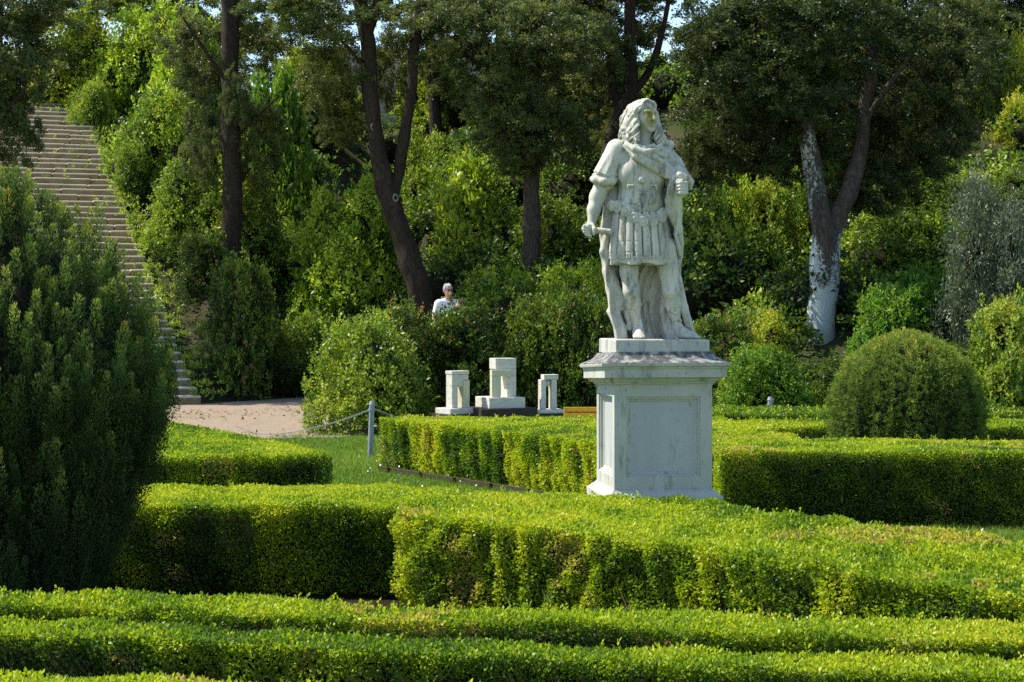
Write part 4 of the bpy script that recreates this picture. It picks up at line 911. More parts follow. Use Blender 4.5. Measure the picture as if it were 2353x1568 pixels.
shrub('c', 715, 900, 720, 160, 34, 'spreading shaded shrub above the back edge of the gravel', (.7, .8, .65))
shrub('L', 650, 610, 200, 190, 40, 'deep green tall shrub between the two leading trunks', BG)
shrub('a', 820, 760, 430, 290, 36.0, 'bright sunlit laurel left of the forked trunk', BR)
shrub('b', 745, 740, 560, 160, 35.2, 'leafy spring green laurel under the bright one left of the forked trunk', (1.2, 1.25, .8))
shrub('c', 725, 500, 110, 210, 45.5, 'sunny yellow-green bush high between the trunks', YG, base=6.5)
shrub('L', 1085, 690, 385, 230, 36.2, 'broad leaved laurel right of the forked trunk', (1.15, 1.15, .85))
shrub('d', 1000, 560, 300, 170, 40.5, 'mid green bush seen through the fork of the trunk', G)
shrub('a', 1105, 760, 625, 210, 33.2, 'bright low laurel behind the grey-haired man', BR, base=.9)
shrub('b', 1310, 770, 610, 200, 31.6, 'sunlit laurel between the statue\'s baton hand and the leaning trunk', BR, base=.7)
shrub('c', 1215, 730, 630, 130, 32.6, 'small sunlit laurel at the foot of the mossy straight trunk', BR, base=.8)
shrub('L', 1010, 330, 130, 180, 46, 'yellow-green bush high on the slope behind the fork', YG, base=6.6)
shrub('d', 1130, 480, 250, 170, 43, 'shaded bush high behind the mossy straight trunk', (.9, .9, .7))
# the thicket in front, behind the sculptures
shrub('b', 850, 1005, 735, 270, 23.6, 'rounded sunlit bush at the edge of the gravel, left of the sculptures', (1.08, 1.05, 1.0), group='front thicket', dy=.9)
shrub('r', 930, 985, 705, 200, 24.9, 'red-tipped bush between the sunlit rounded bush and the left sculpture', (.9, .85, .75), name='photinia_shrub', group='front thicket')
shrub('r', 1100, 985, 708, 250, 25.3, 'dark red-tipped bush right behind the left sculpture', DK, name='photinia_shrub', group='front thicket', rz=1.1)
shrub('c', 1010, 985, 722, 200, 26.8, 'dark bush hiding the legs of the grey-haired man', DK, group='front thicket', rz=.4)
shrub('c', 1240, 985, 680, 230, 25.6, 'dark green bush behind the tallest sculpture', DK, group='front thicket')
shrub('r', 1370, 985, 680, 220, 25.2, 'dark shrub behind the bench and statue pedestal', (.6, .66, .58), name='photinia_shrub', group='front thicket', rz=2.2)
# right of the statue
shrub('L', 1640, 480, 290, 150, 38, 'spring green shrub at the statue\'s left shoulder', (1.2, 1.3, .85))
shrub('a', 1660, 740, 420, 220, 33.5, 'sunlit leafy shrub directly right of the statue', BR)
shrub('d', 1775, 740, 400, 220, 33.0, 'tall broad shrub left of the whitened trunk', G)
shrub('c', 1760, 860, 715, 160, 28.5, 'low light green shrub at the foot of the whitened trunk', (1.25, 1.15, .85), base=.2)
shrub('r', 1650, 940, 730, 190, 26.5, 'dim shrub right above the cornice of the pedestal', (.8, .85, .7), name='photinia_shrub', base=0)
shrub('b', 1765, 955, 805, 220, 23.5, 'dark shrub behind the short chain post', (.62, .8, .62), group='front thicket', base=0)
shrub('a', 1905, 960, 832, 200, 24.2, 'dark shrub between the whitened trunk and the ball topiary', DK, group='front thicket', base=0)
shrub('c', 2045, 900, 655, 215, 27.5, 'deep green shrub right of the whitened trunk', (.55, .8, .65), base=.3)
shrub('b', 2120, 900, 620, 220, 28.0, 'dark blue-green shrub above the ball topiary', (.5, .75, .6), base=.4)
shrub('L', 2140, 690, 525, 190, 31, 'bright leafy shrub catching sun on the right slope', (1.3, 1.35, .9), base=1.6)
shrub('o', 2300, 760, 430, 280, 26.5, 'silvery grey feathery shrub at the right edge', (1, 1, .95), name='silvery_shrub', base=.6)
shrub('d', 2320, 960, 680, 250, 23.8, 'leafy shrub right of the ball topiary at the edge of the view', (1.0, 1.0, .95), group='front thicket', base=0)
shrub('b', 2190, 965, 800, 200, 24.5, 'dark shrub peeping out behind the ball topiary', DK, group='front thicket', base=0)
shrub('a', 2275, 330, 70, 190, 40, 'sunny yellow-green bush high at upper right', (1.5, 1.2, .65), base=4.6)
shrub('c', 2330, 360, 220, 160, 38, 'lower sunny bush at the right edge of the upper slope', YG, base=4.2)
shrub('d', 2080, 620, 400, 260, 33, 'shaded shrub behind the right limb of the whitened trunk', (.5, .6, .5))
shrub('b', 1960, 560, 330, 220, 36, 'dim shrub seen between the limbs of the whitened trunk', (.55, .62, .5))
shrub('b', 2215, 560, 420, 230, 32, 'dark bushy shrub on the shaded right slope below the sunny clearing', (.42, .52, .42))  # dark shrubs from here hold the slope's shade in their tint
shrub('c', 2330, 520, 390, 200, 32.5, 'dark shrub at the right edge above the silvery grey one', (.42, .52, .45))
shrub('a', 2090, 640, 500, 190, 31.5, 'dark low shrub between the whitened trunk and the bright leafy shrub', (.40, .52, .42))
shrub('d', 1280, 640, 455, 210, 34.6, 'dark shrub behind the bases of the mossy and the thick dark trunk', (.55, .62, .5))  # dark tint stands for the shade between the trunks
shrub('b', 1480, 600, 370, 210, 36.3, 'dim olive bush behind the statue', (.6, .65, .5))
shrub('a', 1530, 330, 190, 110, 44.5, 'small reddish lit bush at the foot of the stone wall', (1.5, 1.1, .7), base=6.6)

# ------------------------------------------------------------------ trees
def crown_mesh(name, seed, nb, mat, L=.05, per=12, cpb=34, base=.48):
    r = np.random.default_rng(seed); d = unit(r.normal(size=(nb, 3))); rad = r.uniform(.12, 1, nb) ** .55
    far = r.random(nb) < .16; rad = np.where(far, r.uniform(.95, 1.28, nb), rad)
    Pc = d * rad[:, None] * np.array((1, 1, .8)); a = r.uniform(.11, .23, nb) * np.where(far, .75, 1)
    bt = r.normal(0, .10, nb); li = np.repeat(np.arange(nb), cpb); n = len(li)
    e = unit(r.normal(size=(n, 3))) * (r.random(n) ** .4)[:, None]; rad_h = unit(Pc * np.array((1, 1, .01)))[li]
    off_ = e * np.stack((a, a, a * r.uniform(.3, .7, nb)), 1)[li]; off_[:, 2] -= .55 * np.sum(off_ * rad_h, 1)
    P = Pc[li] + off_; AX = unit(rad_h * .5 + unit(P) * .3 + e * .5 + np.array((0, 0, .25)) + r.normal(0, .3, (n, 3)))
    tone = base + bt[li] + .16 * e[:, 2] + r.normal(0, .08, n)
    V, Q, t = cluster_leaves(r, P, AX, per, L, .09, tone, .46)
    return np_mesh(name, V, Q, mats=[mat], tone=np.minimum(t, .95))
CR = [crown_mesh('crown_foliage', 70 + i, 100, M['oak'], L=.055, per=11, cpb=24, base=.54) for i in range(3)]
CRB = CR
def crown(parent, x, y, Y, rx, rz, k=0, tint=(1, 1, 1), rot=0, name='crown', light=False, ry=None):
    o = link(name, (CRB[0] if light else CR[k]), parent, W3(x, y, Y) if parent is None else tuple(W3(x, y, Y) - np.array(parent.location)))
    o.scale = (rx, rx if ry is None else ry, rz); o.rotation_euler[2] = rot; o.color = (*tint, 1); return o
def tree(label, base, Y, limbs, mat, crowns, name='holm_oak', group='trees on the wooded slope', seed=0, scars=()):
    """limbs: lists of (photo x, photo y, depth offset, radius)"""
    X = WX(base[0], Y); root = tag(empty(name, (X, Y, float(terrain(X, Y)) - .1)), label, 'tree', group); o0 = np.array(root.location)
    parts = []
    for i, lb in enumerate(limbs):
        pts = [W3(x, y, Y + d) - o0 for x, y, d, _ in lb]; rad = [r for *_, r in lb]
        if i == 0: pts.insert(0, np.array((pts[0][0] * 1.0, pts[0][1], min(-.2, pts[0][2] - .4)))); rad.insert(0, rad[0] * 1.25)
        parts.append(tube(pts, rad, 20, .085, seed + i, 16))
    V, Q = join(parts); link('trunk', np_mesh('trunk', V, Q, mats=[mat], smooth=True), root)
    for (x, y, d, r) in scars:
        aa_ = np.linspace(0, 6.2832, 15); c0 = W3(x, y, Y + d) - o0; ring = c0 + np.stack((np.cos(aa_) * r * .7, .03 * np.cos(aa_), np.sin(aa_) * r), 1)
        V, Q = tube(ring, r * (.30 + .10 * np.sin(aa_ * 2 + x)), 8, .1, 3, 1); me = np_mesh('branch_scar', V, Q, mats=[M['lichen']], smooth=True); link('branch_scar', me, root)
    for c in crowns:
        o = crown(None, *c[:5], **c[5]); o.parent = root; o.location = tuple(np.array(o.location) - o0)
    return root
def limb(*p): return list(p)
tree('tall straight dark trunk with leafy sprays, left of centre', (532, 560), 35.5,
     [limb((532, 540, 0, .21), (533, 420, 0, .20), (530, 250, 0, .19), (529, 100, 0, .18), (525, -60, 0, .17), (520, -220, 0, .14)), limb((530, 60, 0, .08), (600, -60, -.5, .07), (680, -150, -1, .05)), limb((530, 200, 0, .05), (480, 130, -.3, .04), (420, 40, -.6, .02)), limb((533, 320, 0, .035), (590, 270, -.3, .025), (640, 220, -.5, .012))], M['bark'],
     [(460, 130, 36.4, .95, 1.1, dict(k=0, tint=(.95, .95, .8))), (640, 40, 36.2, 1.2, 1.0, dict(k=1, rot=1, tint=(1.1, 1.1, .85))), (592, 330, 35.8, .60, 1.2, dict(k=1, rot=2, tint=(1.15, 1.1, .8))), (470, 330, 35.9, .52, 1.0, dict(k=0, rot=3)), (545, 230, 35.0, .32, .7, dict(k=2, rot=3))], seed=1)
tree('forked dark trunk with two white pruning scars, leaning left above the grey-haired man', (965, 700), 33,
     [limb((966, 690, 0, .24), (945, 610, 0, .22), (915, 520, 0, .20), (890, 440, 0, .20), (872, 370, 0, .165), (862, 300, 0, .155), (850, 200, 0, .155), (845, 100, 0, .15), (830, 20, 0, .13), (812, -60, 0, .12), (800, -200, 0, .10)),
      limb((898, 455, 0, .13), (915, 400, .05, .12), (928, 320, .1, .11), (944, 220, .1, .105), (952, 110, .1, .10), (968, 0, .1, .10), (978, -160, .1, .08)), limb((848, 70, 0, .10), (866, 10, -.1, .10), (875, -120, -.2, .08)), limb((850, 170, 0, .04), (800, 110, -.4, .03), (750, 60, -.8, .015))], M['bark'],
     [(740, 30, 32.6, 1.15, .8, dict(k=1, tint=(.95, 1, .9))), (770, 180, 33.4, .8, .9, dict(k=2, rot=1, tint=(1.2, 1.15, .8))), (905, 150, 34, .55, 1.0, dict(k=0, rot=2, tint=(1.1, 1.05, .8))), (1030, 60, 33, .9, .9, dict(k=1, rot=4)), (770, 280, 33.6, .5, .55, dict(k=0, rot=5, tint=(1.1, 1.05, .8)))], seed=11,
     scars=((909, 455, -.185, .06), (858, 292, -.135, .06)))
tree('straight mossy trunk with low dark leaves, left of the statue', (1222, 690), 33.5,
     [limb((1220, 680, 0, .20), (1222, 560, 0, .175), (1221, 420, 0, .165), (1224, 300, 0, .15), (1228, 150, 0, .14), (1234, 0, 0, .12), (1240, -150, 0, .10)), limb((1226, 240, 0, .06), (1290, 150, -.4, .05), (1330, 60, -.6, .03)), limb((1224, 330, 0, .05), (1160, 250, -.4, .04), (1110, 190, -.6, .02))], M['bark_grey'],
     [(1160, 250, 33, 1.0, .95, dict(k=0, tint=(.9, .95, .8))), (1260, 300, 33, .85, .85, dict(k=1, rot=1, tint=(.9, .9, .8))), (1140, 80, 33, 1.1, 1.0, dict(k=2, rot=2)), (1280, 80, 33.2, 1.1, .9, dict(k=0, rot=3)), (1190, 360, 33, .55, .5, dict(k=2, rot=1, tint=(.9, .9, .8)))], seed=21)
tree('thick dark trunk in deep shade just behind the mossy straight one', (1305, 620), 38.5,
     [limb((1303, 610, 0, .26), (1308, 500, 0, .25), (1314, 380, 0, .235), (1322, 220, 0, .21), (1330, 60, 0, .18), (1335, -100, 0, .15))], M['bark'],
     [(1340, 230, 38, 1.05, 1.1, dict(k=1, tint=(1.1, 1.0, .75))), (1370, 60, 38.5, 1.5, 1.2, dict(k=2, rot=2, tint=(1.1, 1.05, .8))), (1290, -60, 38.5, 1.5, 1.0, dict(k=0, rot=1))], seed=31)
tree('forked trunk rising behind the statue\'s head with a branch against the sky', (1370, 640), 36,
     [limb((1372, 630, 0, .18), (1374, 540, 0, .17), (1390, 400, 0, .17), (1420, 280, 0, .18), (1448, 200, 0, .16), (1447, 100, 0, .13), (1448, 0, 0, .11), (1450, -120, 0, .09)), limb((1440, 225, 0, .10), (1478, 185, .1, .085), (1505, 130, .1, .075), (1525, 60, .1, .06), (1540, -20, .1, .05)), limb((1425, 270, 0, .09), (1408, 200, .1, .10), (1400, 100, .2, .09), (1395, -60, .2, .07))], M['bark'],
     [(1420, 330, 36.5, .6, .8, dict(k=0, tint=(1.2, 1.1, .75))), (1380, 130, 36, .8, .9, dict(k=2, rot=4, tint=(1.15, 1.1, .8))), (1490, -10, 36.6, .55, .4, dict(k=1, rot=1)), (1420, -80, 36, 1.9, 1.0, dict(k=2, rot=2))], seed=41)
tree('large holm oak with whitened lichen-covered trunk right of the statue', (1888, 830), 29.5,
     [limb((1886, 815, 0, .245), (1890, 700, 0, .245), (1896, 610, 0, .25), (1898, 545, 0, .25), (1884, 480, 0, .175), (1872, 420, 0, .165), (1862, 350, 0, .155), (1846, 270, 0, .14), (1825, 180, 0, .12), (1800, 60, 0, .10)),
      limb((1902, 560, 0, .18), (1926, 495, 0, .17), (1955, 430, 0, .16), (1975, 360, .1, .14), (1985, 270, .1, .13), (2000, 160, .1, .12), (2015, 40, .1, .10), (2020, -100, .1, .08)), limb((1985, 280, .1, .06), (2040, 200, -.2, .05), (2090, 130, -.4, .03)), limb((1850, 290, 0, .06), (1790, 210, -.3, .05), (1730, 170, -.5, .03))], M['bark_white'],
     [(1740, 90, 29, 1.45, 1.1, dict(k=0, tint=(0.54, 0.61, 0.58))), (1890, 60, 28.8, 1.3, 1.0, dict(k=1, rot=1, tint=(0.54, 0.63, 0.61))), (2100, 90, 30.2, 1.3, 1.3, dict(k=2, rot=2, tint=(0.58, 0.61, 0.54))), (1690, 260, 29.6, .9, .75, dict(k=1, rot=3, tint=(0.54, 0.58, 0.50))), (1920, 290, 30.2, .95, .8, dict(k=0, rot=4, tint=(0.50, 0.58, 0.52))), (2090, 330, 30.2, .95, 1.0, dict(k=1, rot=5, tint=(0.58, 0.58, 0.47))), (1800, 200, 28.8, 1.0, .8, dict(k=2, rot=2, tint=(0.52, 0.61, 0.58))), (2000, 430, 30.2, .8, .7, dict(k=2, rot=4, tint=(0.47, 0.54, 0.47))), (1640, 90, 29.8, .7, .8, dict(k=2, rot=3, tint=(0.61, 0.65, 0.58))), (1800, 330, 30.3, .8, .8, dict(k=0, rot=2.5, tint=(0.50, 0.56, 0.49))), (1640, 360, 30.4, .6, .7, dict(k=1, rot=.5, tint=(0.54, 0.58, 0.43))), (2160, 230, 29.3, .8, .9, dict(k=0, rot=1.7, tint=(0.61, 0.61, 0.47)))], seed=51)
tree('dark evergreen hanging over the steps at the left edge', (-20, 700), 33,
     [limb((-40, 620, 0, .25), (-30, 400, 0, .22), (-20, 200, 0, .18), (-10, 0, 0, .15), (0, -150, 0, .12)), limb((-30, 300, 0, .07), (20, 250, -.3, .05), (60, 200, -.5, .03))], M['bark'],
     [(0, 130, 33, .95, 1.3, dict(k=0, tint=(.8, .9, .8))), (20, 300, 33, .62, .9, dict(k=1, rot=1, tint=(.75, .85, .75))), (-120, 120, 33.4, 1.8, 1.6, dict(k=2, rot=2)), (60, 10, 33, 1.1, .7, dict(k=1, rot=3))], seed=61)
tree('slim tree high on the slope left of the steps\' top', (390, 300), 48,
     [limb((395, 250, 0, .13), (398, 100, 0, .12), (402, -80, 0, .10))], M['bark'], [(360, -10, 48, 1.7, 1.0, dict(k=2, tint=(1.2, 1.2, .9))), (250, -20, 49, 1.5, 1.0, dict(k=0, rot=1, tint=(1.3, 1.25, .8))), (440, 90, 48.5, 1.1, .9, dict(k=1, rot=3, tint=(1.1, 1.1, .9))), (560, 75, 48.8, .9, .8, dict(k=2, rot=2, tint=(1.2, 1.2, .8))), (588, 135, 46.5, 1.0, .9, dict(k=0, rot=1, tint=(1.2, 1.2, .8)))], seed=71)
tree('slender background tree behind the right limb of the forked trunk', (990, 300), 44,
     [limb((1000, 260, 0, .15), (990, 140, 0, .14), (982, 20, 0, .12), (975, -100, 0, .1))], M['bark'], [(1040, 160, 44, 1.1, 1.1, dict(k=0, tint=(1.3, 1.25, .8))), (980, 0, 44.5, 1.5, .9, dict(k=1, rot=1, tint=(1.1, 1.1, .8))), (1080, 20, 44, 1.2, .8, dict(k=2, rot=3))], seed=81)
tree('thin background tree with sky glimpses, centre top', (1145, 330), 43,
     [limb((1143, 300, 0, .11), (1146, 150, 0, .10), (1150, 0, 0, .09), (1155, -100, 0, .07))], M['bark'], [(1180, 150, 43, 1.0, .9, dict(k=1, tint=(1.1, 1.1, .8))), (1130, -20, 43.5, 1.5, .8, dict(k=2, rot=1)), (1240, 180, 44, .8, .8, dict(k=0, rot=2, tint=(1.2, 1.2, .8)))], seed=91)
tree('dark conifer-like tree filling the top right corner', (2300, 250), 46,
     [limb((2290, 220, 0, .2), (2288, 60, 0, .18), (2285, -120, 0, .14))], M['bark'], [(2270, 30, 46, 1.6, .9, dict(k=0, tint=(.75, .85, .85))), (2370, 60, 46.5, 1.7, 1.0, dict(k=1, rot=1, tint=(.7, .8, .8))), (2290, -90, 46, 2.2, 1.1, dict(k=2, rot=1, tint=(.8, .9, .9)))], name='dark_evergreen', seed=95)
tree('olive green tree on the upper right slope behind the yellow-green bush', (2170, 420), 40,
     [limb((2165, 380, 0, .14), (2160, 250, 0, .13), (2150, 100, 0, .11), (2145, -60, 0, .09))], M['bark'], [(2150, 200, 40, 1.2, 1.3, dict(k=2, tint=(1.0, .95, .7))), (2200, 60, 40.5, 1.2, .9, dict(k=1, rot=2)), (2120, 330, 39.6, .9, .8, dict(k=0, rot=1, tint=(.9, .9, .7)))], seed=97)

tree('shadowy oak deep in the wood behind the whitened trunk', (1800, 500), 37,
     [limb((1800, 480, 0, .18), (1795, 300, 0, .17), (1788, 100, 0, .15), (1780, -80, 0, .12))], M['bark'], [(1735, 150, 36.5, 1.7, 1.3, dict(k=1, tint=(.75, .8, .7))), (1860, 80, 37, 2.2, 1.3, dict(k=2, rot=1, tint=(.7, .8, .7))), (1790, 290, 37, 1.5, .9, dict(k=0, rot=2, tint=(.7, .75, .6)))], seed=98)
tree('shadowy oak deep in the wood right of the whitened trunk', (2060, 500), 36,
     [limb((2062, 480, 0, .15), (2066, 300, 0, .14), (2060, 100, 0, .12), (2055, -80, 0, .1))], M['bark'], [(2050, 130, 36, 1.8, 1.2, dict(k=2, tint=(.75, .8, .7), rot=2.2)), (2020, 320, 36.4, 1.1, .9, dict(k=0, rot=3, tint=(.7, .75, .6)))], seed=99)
# undergrowth over the slope: one uncountable mass of low bushes behind the shrubs one can tell apart
r = np.random.default_rng(99); lob = []
while len(lob) < 230:
    x, y = r.uniform(-15, 17), r.uniform(25.8, 47); z = float(terrain(x, y)); rx_, ry_ = x - ST0[0], y - ST0[1]; aw = rx_ * SRIGHT[0] + ry_ * SRIGHT[1]; aa = rx_ * SDIR[0] + ry_ * SDIR[1]
    px, pyy = CX + F * x / y, HY - F * (z - EYE) / y
    if z < .12 or (abs(aw) < SW / 2 + .75 and -1.5 < aa < NST * TREAD + 1) or (2120 < px < 2290 and 300 < pyy < 440): continue
    q_ = r.uniform(.45, 1.05); lob.append(((x, y, z + q_ * .25), (q_, q_, q_ * r.uniform(.6, 1.0))))
tag(link('undergrowth', foliage('undergrowth', 98, lob, 30000, 9, .10, .15, M['laurel'], core=.6, base=.24, amp=.17, lo=-.2)), 'mass of low leafy undergrowth covering the wooded slope', 'undergrowth', kind='stuff')

# ------------------------------------------------------------------ yews
def needles(r, C, AX, per, length, rad, nl, nw, tone, gain=.2):
    n = len(C); A = np.repeat(AX, per, 0); f = r.uniform(0, 1, n * per); ang = r.uniform(0, 6.28, n * per)
    ref = unit(r.normal(size=A.shape)); S = unit(np.cross(A, ref)); U = np.cross(S, A); O = S * np.cos(ang)[:, None] + U * np.sin(ang)[:, None]
    Ln = np.repeat(length, per); rd = np.repeat(rad, per) * np.sqrt(np.clip(1.05 - f, .05, 1)) * r.uniform(.3, 1, n * per)
    Bp = np.repeat(C, per, 0) + A * (f * Ln)[:, None] + O * (rd * .6)[:, None]
    D = O * .75 + A * (.55 + .5 * f)[:, None] + r.normal(0, .2, A.shape)
    V, Q = leaf_quads(Bp, D, A + r.normal(0, .4, A.shape), nl * r.uniform(.7, 1.2, n * per), np.full(n * per, nw), 0.)
    return V, Q, np.clip(np.repeat(tone, per) + gain * (f - .5) + r.normal(0, .08, n * per), 0, 1)
def cords(r, C, AX, per, length, rad, nl, nw, tone, gain=.5):
    """dense upright shoots: needles on the outside of a tapering column"""
    n = len(C); A = np.repeat(AX, per, 0); f = r.uniform(0, 1, n * per) ** .85; ang = r.uniform(0, 6.28, n * per)
    ref = unit(r.normal(size=AX.shape)); S = unit(np.cross(AX, ref)); U = np.repeat(np.cross(S, AX), per, 0); S = np.repeat(S, per, 0); O = S * np.cos(ang)[:, None] + U * np.sin(ang)[:, None]
    ph = np.repeat(r.uniform(0, 6.28, n), per); prof = np.sqrt(np.clip(1.02 - f ** 2.2, .02, 1)) * (.72 + .28 * np.sin(f * 26 + ph + 1.5 * np.sin(ang * 2 + ph)))
    Bp = np.repeat(C, per, 0) + A * (f * np.repeat(length, per))[:, None] + O * (np.repeat(rad, per) * prof * r.uniform(.55, 1, n * per))[:, None]
    D = O * .62 + A * (.75 + .4 * f)[:, None] + r.normal(0, .16, A.shape)
    V, Q = leaf_quads(Bp, D, A + r.normal(0, .5, A.shape), nl * r.uniform(.7, 1.2, n * per), np.full(n * per, nw), 0.)
    return V, Q, np.clip(np.repeat(tone, per) + gain * (f - .55) + r.normal(0, .07, n * per), 0, 1)
r = np.random.default_rng(123)
yz = np.array([0, .246, .475, 1.026, 1.347, 1.714, 2.036, 2.22, 2.40]); yr = np.array([.42, .52, .60, .75, .84, .70, .48, .32, .05])
YC = np.array((WX(20, 9.0), 9.0))
yew = tag(empty('yew_topiary', (YC[0], YC[1], 0)), 'huge dark shaggy yew with upright plumes filling the left side', 'yew bush')
def yew_pts(n, z0, z1):
    z = z0 + (z1 - z0) * r.random(n * 2) ; keep = r.random(n * 2) < np.interp(z, yz, yr) / .89; z = z[keep][:n]; n = len(z); a = r.uniform(0, 6.283, n)
    R = np.interp(z, yz, yr) * (1 + .06 * np.sin(a * 9 + z * 3)); return np.stack((np.cos(a) * R, np.sin(a) * R, z), 1), a
Vs, Qs, Ts, off = [], [], [], 0
def acc(v):
    global off
    Vs.append(v[0]); Qs.append(v[1] + off); Ts.append(v[2]); off += len(v[0])
C, a = yew_pts(980, .70, 2.40); n = len(C); out = np.stack((np.cos(a), np.sin(a), np.zeros(n)), 1); ln = r.uniform(.16, .36, n); C = C - out * (r.uniform(0, 1, n) ** 1.6 * .16)[:, None]; C[:, 2] -= ln * .75
acc(cords(r, C, unit(np.array((0, 0, 1.)) + out * .10 + r.normal(0, .06, (n, 3))), 300, ln, r.uniform(.036, .056, n), .021, .0062, r.normal(.45, .11, n), .74))
C, a = yew_pts(1500, .0, 1.25); n = len(C); out = np.stack((np.cos(a), np.sin(a), np.zeros(n)), 1); ln = r.uniform(.14, .30, n); C = C - out * r.uniform(.02, .12, n)[:, None]
acc(cords(r, C, unit(np.array((0, 0, 1.)) + out * .28 + r.normal(0, .12, (n, 3))), 120, ln, r.uniform(.024, .040, n), .021, .0058, r.normal(.33, .09, n) + .10 * np.clip(C[:, 2] - .6, 0, 1), .30))
C = np.array([(WX(x, 9.0) - YC[0], dy, ZP(y, 9.0) - .30) for x, y, dy in ((213, 478, .05), (252, 560, -.1), (330, 640, -.2), (372, 745, -.3), (300, 655, -.35), (120, 480, .0), (165, 505, -.1), (30, 395, .0), (70, 440, -.1), (270, 700, -.5), (380, 860, -.2), (325, 800, -.55), (10, 410, -.2), (190, 610, -.5), (345, 690, -.1))]); n = len(C)
acc(cords(r, C, unit(np.array((.04, 0, 1.)) + r.normal(0, .04, (n, 3))), 420, np.full(n, .32), np.full(n, .050), .022, .0062, r.normal(.50, .06, n), .60))
link('foliage', np_mesh('foliage', np.vstack(Vs), np.vstack(Qs), mats=[M['yew']], tone=np.concatenate(Ts)), yew)
tp = []
for i in range(46):
    a0 = r.uniform(0, 6.283); z0 = r.uniform(.05, 1.0); R0 = np.interp(z0, yz, yr); d = np.array((math.cos(a0), math.sin(a0), 0)); L0 = r.uniform(.3, .6)
    p0 = d * (R0 * .6) + np.array((0, 0, z0 - .2)); p2 = d * (np.interp(min(z0 + L0, 1.35), yz, yr) * .98 - .02) + np.array((0, 0, z0 + L0 * .8)); pm = d * R0 * .98 + np.array((0, 0, z0 + .05)) + r.normal(0, .008, 3)
    tp.append(tube([p0, pm, p2], [.0040, .003, .0015], 5, 0, 0, 4))
tp.append(tube([(0, 0, -.1), (0, 0, .8)], [.12, .08], 10, .1, 3, 4)); V, Q = join(tp); link('branches', np_mesh('branches', V, Q, mats=[M['twig']]), yew)
def lathe(zs, rs_, k, n=28):
    a = np.linspace(0, 6.283, n, endpoint=False); V = np.concatenate([np.stack((np.cos(a) * rr * k, np.sin(a) * rr * k, np.full(n, z)), 1) for z, rr in zip(zs, rs_)])
    m_ = len(zs); i = (np.arange(m_ - 1)[:, None] * n + np.arange(n)[None]); j = (np.arange(m_ - 1)[:, None] * n + (np.arange(n)[None] + 1) % n); return V, np.stack((i, j, j + n, i + n), -1).reshape(-1, 4)
V, Q = lathe(yz * .90, yr, .76); link('inner_twigs', np_mesh('inner_twigs', V, Q, mats=[M['core']], smooth=True), yew)

# ball topiary
DY = 17.6 - 2.2; DY = 15.75; dz_top = ZP(766, DY); DR = 178 / (F / DY)
dome = tag(empty('ball_topiary', (WX(2083, DY), DY, 0)), 'rounded clipped yew ball with rusty-tipped top right of the pedestal', 'topiary')
zt = np.array([0, .15, .35, .55, .7, .82, .90, .96, 1.0]) * dz_top; rt = np.array([.84, .92, .98, 1.0, .91, .75, .56, .35, .08]) * DR * .97
n = 9000; z = r.uniform(0, 1, n) ** .8 * dz_top; a = r.uniform(0, 6.283, n); R = np.interp(z, zt, rt); k = r.random(n) < (R / DR * .8 + .25); z, a, R = z[k], a[k], R[k]; n = len(z)
cell = sn(np.stack((np.cos(a) * 22, np.sin(a) * 22, z * 4), 1), 1.5, 3); R = R * (1 + .06 * cell * (1 - .75 * z / dz_top)) - r.exponential(.02, n)
C = np.stack((np.cos(a) * R, np.sin(a) * R, z), 1); sl = np.interp(z, zt, np.gradient(rt, zt)); nrm = unit(np.stack((np.cos(a), np.sin(a), np.clip(-sl, -.2, 3)), 1))
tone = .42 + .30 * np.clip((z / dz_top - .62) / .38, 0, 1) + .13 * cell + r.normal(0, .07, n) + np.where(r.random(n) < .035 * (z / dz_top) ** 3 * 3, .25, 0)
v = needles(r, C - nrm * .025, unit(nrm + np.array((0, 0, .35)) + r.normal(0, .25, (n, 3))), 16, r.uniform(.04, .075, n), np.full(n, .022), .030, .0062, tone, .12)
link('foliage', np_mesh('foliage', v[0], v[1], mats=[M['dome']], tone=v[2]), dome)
V, Q = lathe(zt * .955, rt, .93); link('inner_twigs', np_mesh('inner_twigs', V, Q, mats=[M['core']], smooth=True), dome)

# ------------------------------------------------------------------ lawn blades and daisies
r = np.random.default_rng(77)
def lawn_pts(n, x0, x1, y0, y1): return np.stack((r.uniform(x0, x1, n), r.uniform(y0, y1, n)), 1)
Pn = np.vstack((lawn_pts(42000, -2.4, 1.2, 11.3, 18.5), lawn_pts(20000, -3.2, -.2, 18.5, 23.2), lawn_pts(30000, 1.6, 5.2, 9.0, 13.3)))
w_ = sn(Pn, 2.0, 4); Pn = Pn[r.random(len(Pn)) < np.clip(1.2 - np.clip((Pn[:, 1] - 21.5) / 1.8, 0, 1), 0, 1)]; n = len(Pn)
hgt = r.uniform(.02, .055, n); ang = r.uniform(0, 6.283, n); wd = r.uniform(.003, .006, n); lean = r.normal(0, .35, (n, 2)) * hgt[:, None]
b0 = np.column_stack((Pn, np.zeros(n))); sd_ = np.stack((np.cos(ang) * wd, np.sin(ang) * wd, np.zeros(n)), 1); tip = b0 + np.column_stack((lean, hgt))
V = np.stack((b0 - sd_, b0 + sd_, tip), 1).reshape(-1, 3)
tag(link('lawn_grass', np_mesh('lawn_grass', V, None, np.arange(n * 3).reshape(-1, 3), mats=[M['grass']], tone=np.clip(.5 + .2 * sn(Pn, 1.5, 8) + r.normal(0, .15, n), 0, 1))), 'short sunlit lawn grass between the hedges', 'grass', kind='stuff')
dp = np.vstack((lawn_pts(80, -1.6, -.2, 16.2, 21.5), lawn_pts(25, 3.0, 4.5, 12.0, 12.9), lawn_pts(30, -1.3, .4, 13.5, 16))); n = len(dp); a = np.linspace(0, 6.283, 7)[:-1]
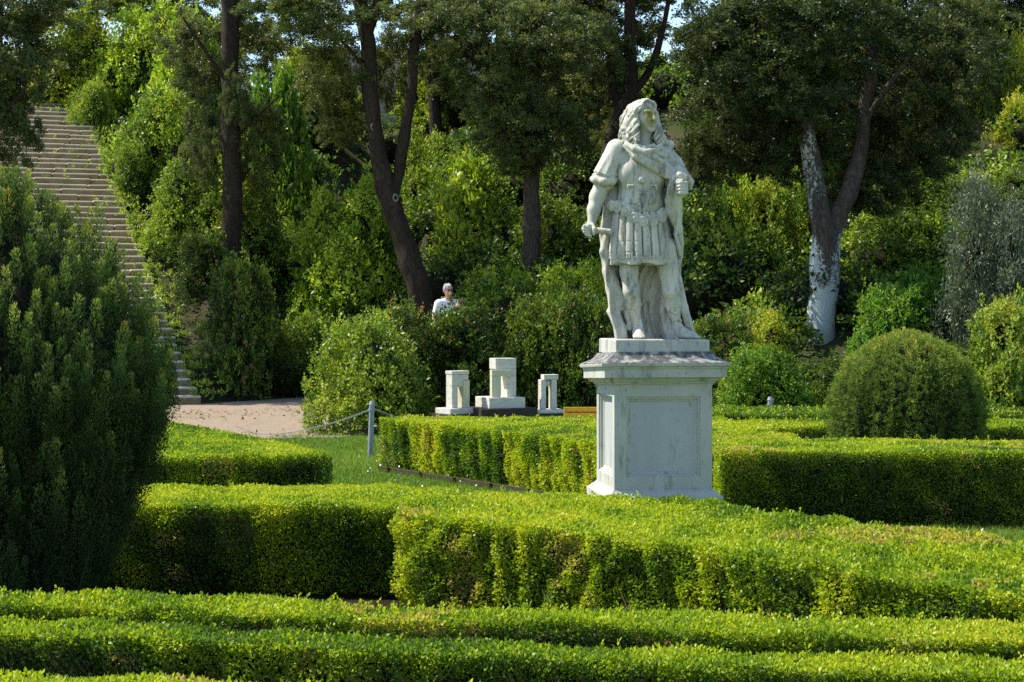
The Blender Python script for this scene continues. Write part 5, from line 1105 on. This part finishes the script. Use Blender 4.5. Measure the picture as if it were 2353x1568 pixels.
V = np.stack([np.column_stack((dp[:, 0] + np.cos(t) * .008, dp[:, 1] + np.sin(t) * .008, .05 + .008 * np.sin(t + dp[:, 0] * 90))) for t in a], 1).reshape(-1, 3)
tag(link('daisies', np_mesh('daisies', V, np.concatenate([np.stack((np.arange(n) * 6, np.arange(n) * 6 + 1, np.arange(n) * 6 + 2, np.arange(n) * 6 + 3), 1), np.stack((np.arange(n) * 6, np.arange(n) * 6 + 3, np.arange(n) * 6 + 4, np.arange(n) * 6 + 5), 1)]), mats=[M['petal']])), 'tiny white daisies scattered in the lawn', 'daisies', kind='stuff')

# weeds along the steps, leaf litter on the gravel
r = np.random.default_rng(55); n = 700; w = np.where(r.random(n) < .8, SW / 2 + np.abs(r.normal(.0, .30, n)) - .1, r.uniform(-1, 1.9, n)); a = r.uniform(0, NST * TREAD, n)
xy = ST0[None] + SRIGHT[None] * w[:, None] + SDIR[None] * a[:, None]; z = (np.floor(a / TREAD) + 1) * RISE
V, Q, t = cluster_leaves(r, np.column_stack((xy, z)), unit(r.normal(0, .4, (n, 3)) + np.array((0, -.1, 1))), 10, .085, .10, r.normal(.62, .12, n), .30)
tag(link('weeds', np_mesh('weeds', V, Q, mats=[M['laurel']], tone=np.minimum(t, .86))), 'weeds growing along the edge of the steps', 'weeds', kind='stuff')
n = 5200; lx = r.uniform(-9, 1, n); ly = r.uniform(22.3, 33.5, n); k = inpoly(lx, ly, gp) & (sn(np.stack((lx, ly), 1), .9, 3) + .25 * r.normal(size=n) > .05); lx, ly = lx[k], ly[k]; n = len(lx)
V, Q = leaf_quads(np.column_stack((lx, ly, np.full(n, .012))), np.column_stack((r.normal(size=(n, 2)), np.abs(r.normal(0, .25, n)))), np.tile((0, 0, 1.), (n, 1)) + r.normal(0, .3, (n, 3)), r.uniform(.03, .075, n), r.uniform(.02, .04, n))
tag(link('fallen_leaves', np_mesh('fallen_leaves', V, Q, mats=[M['litter']])), 'dry fallen leaves scattered over the gravel path', 'leaves', kind='stuff')
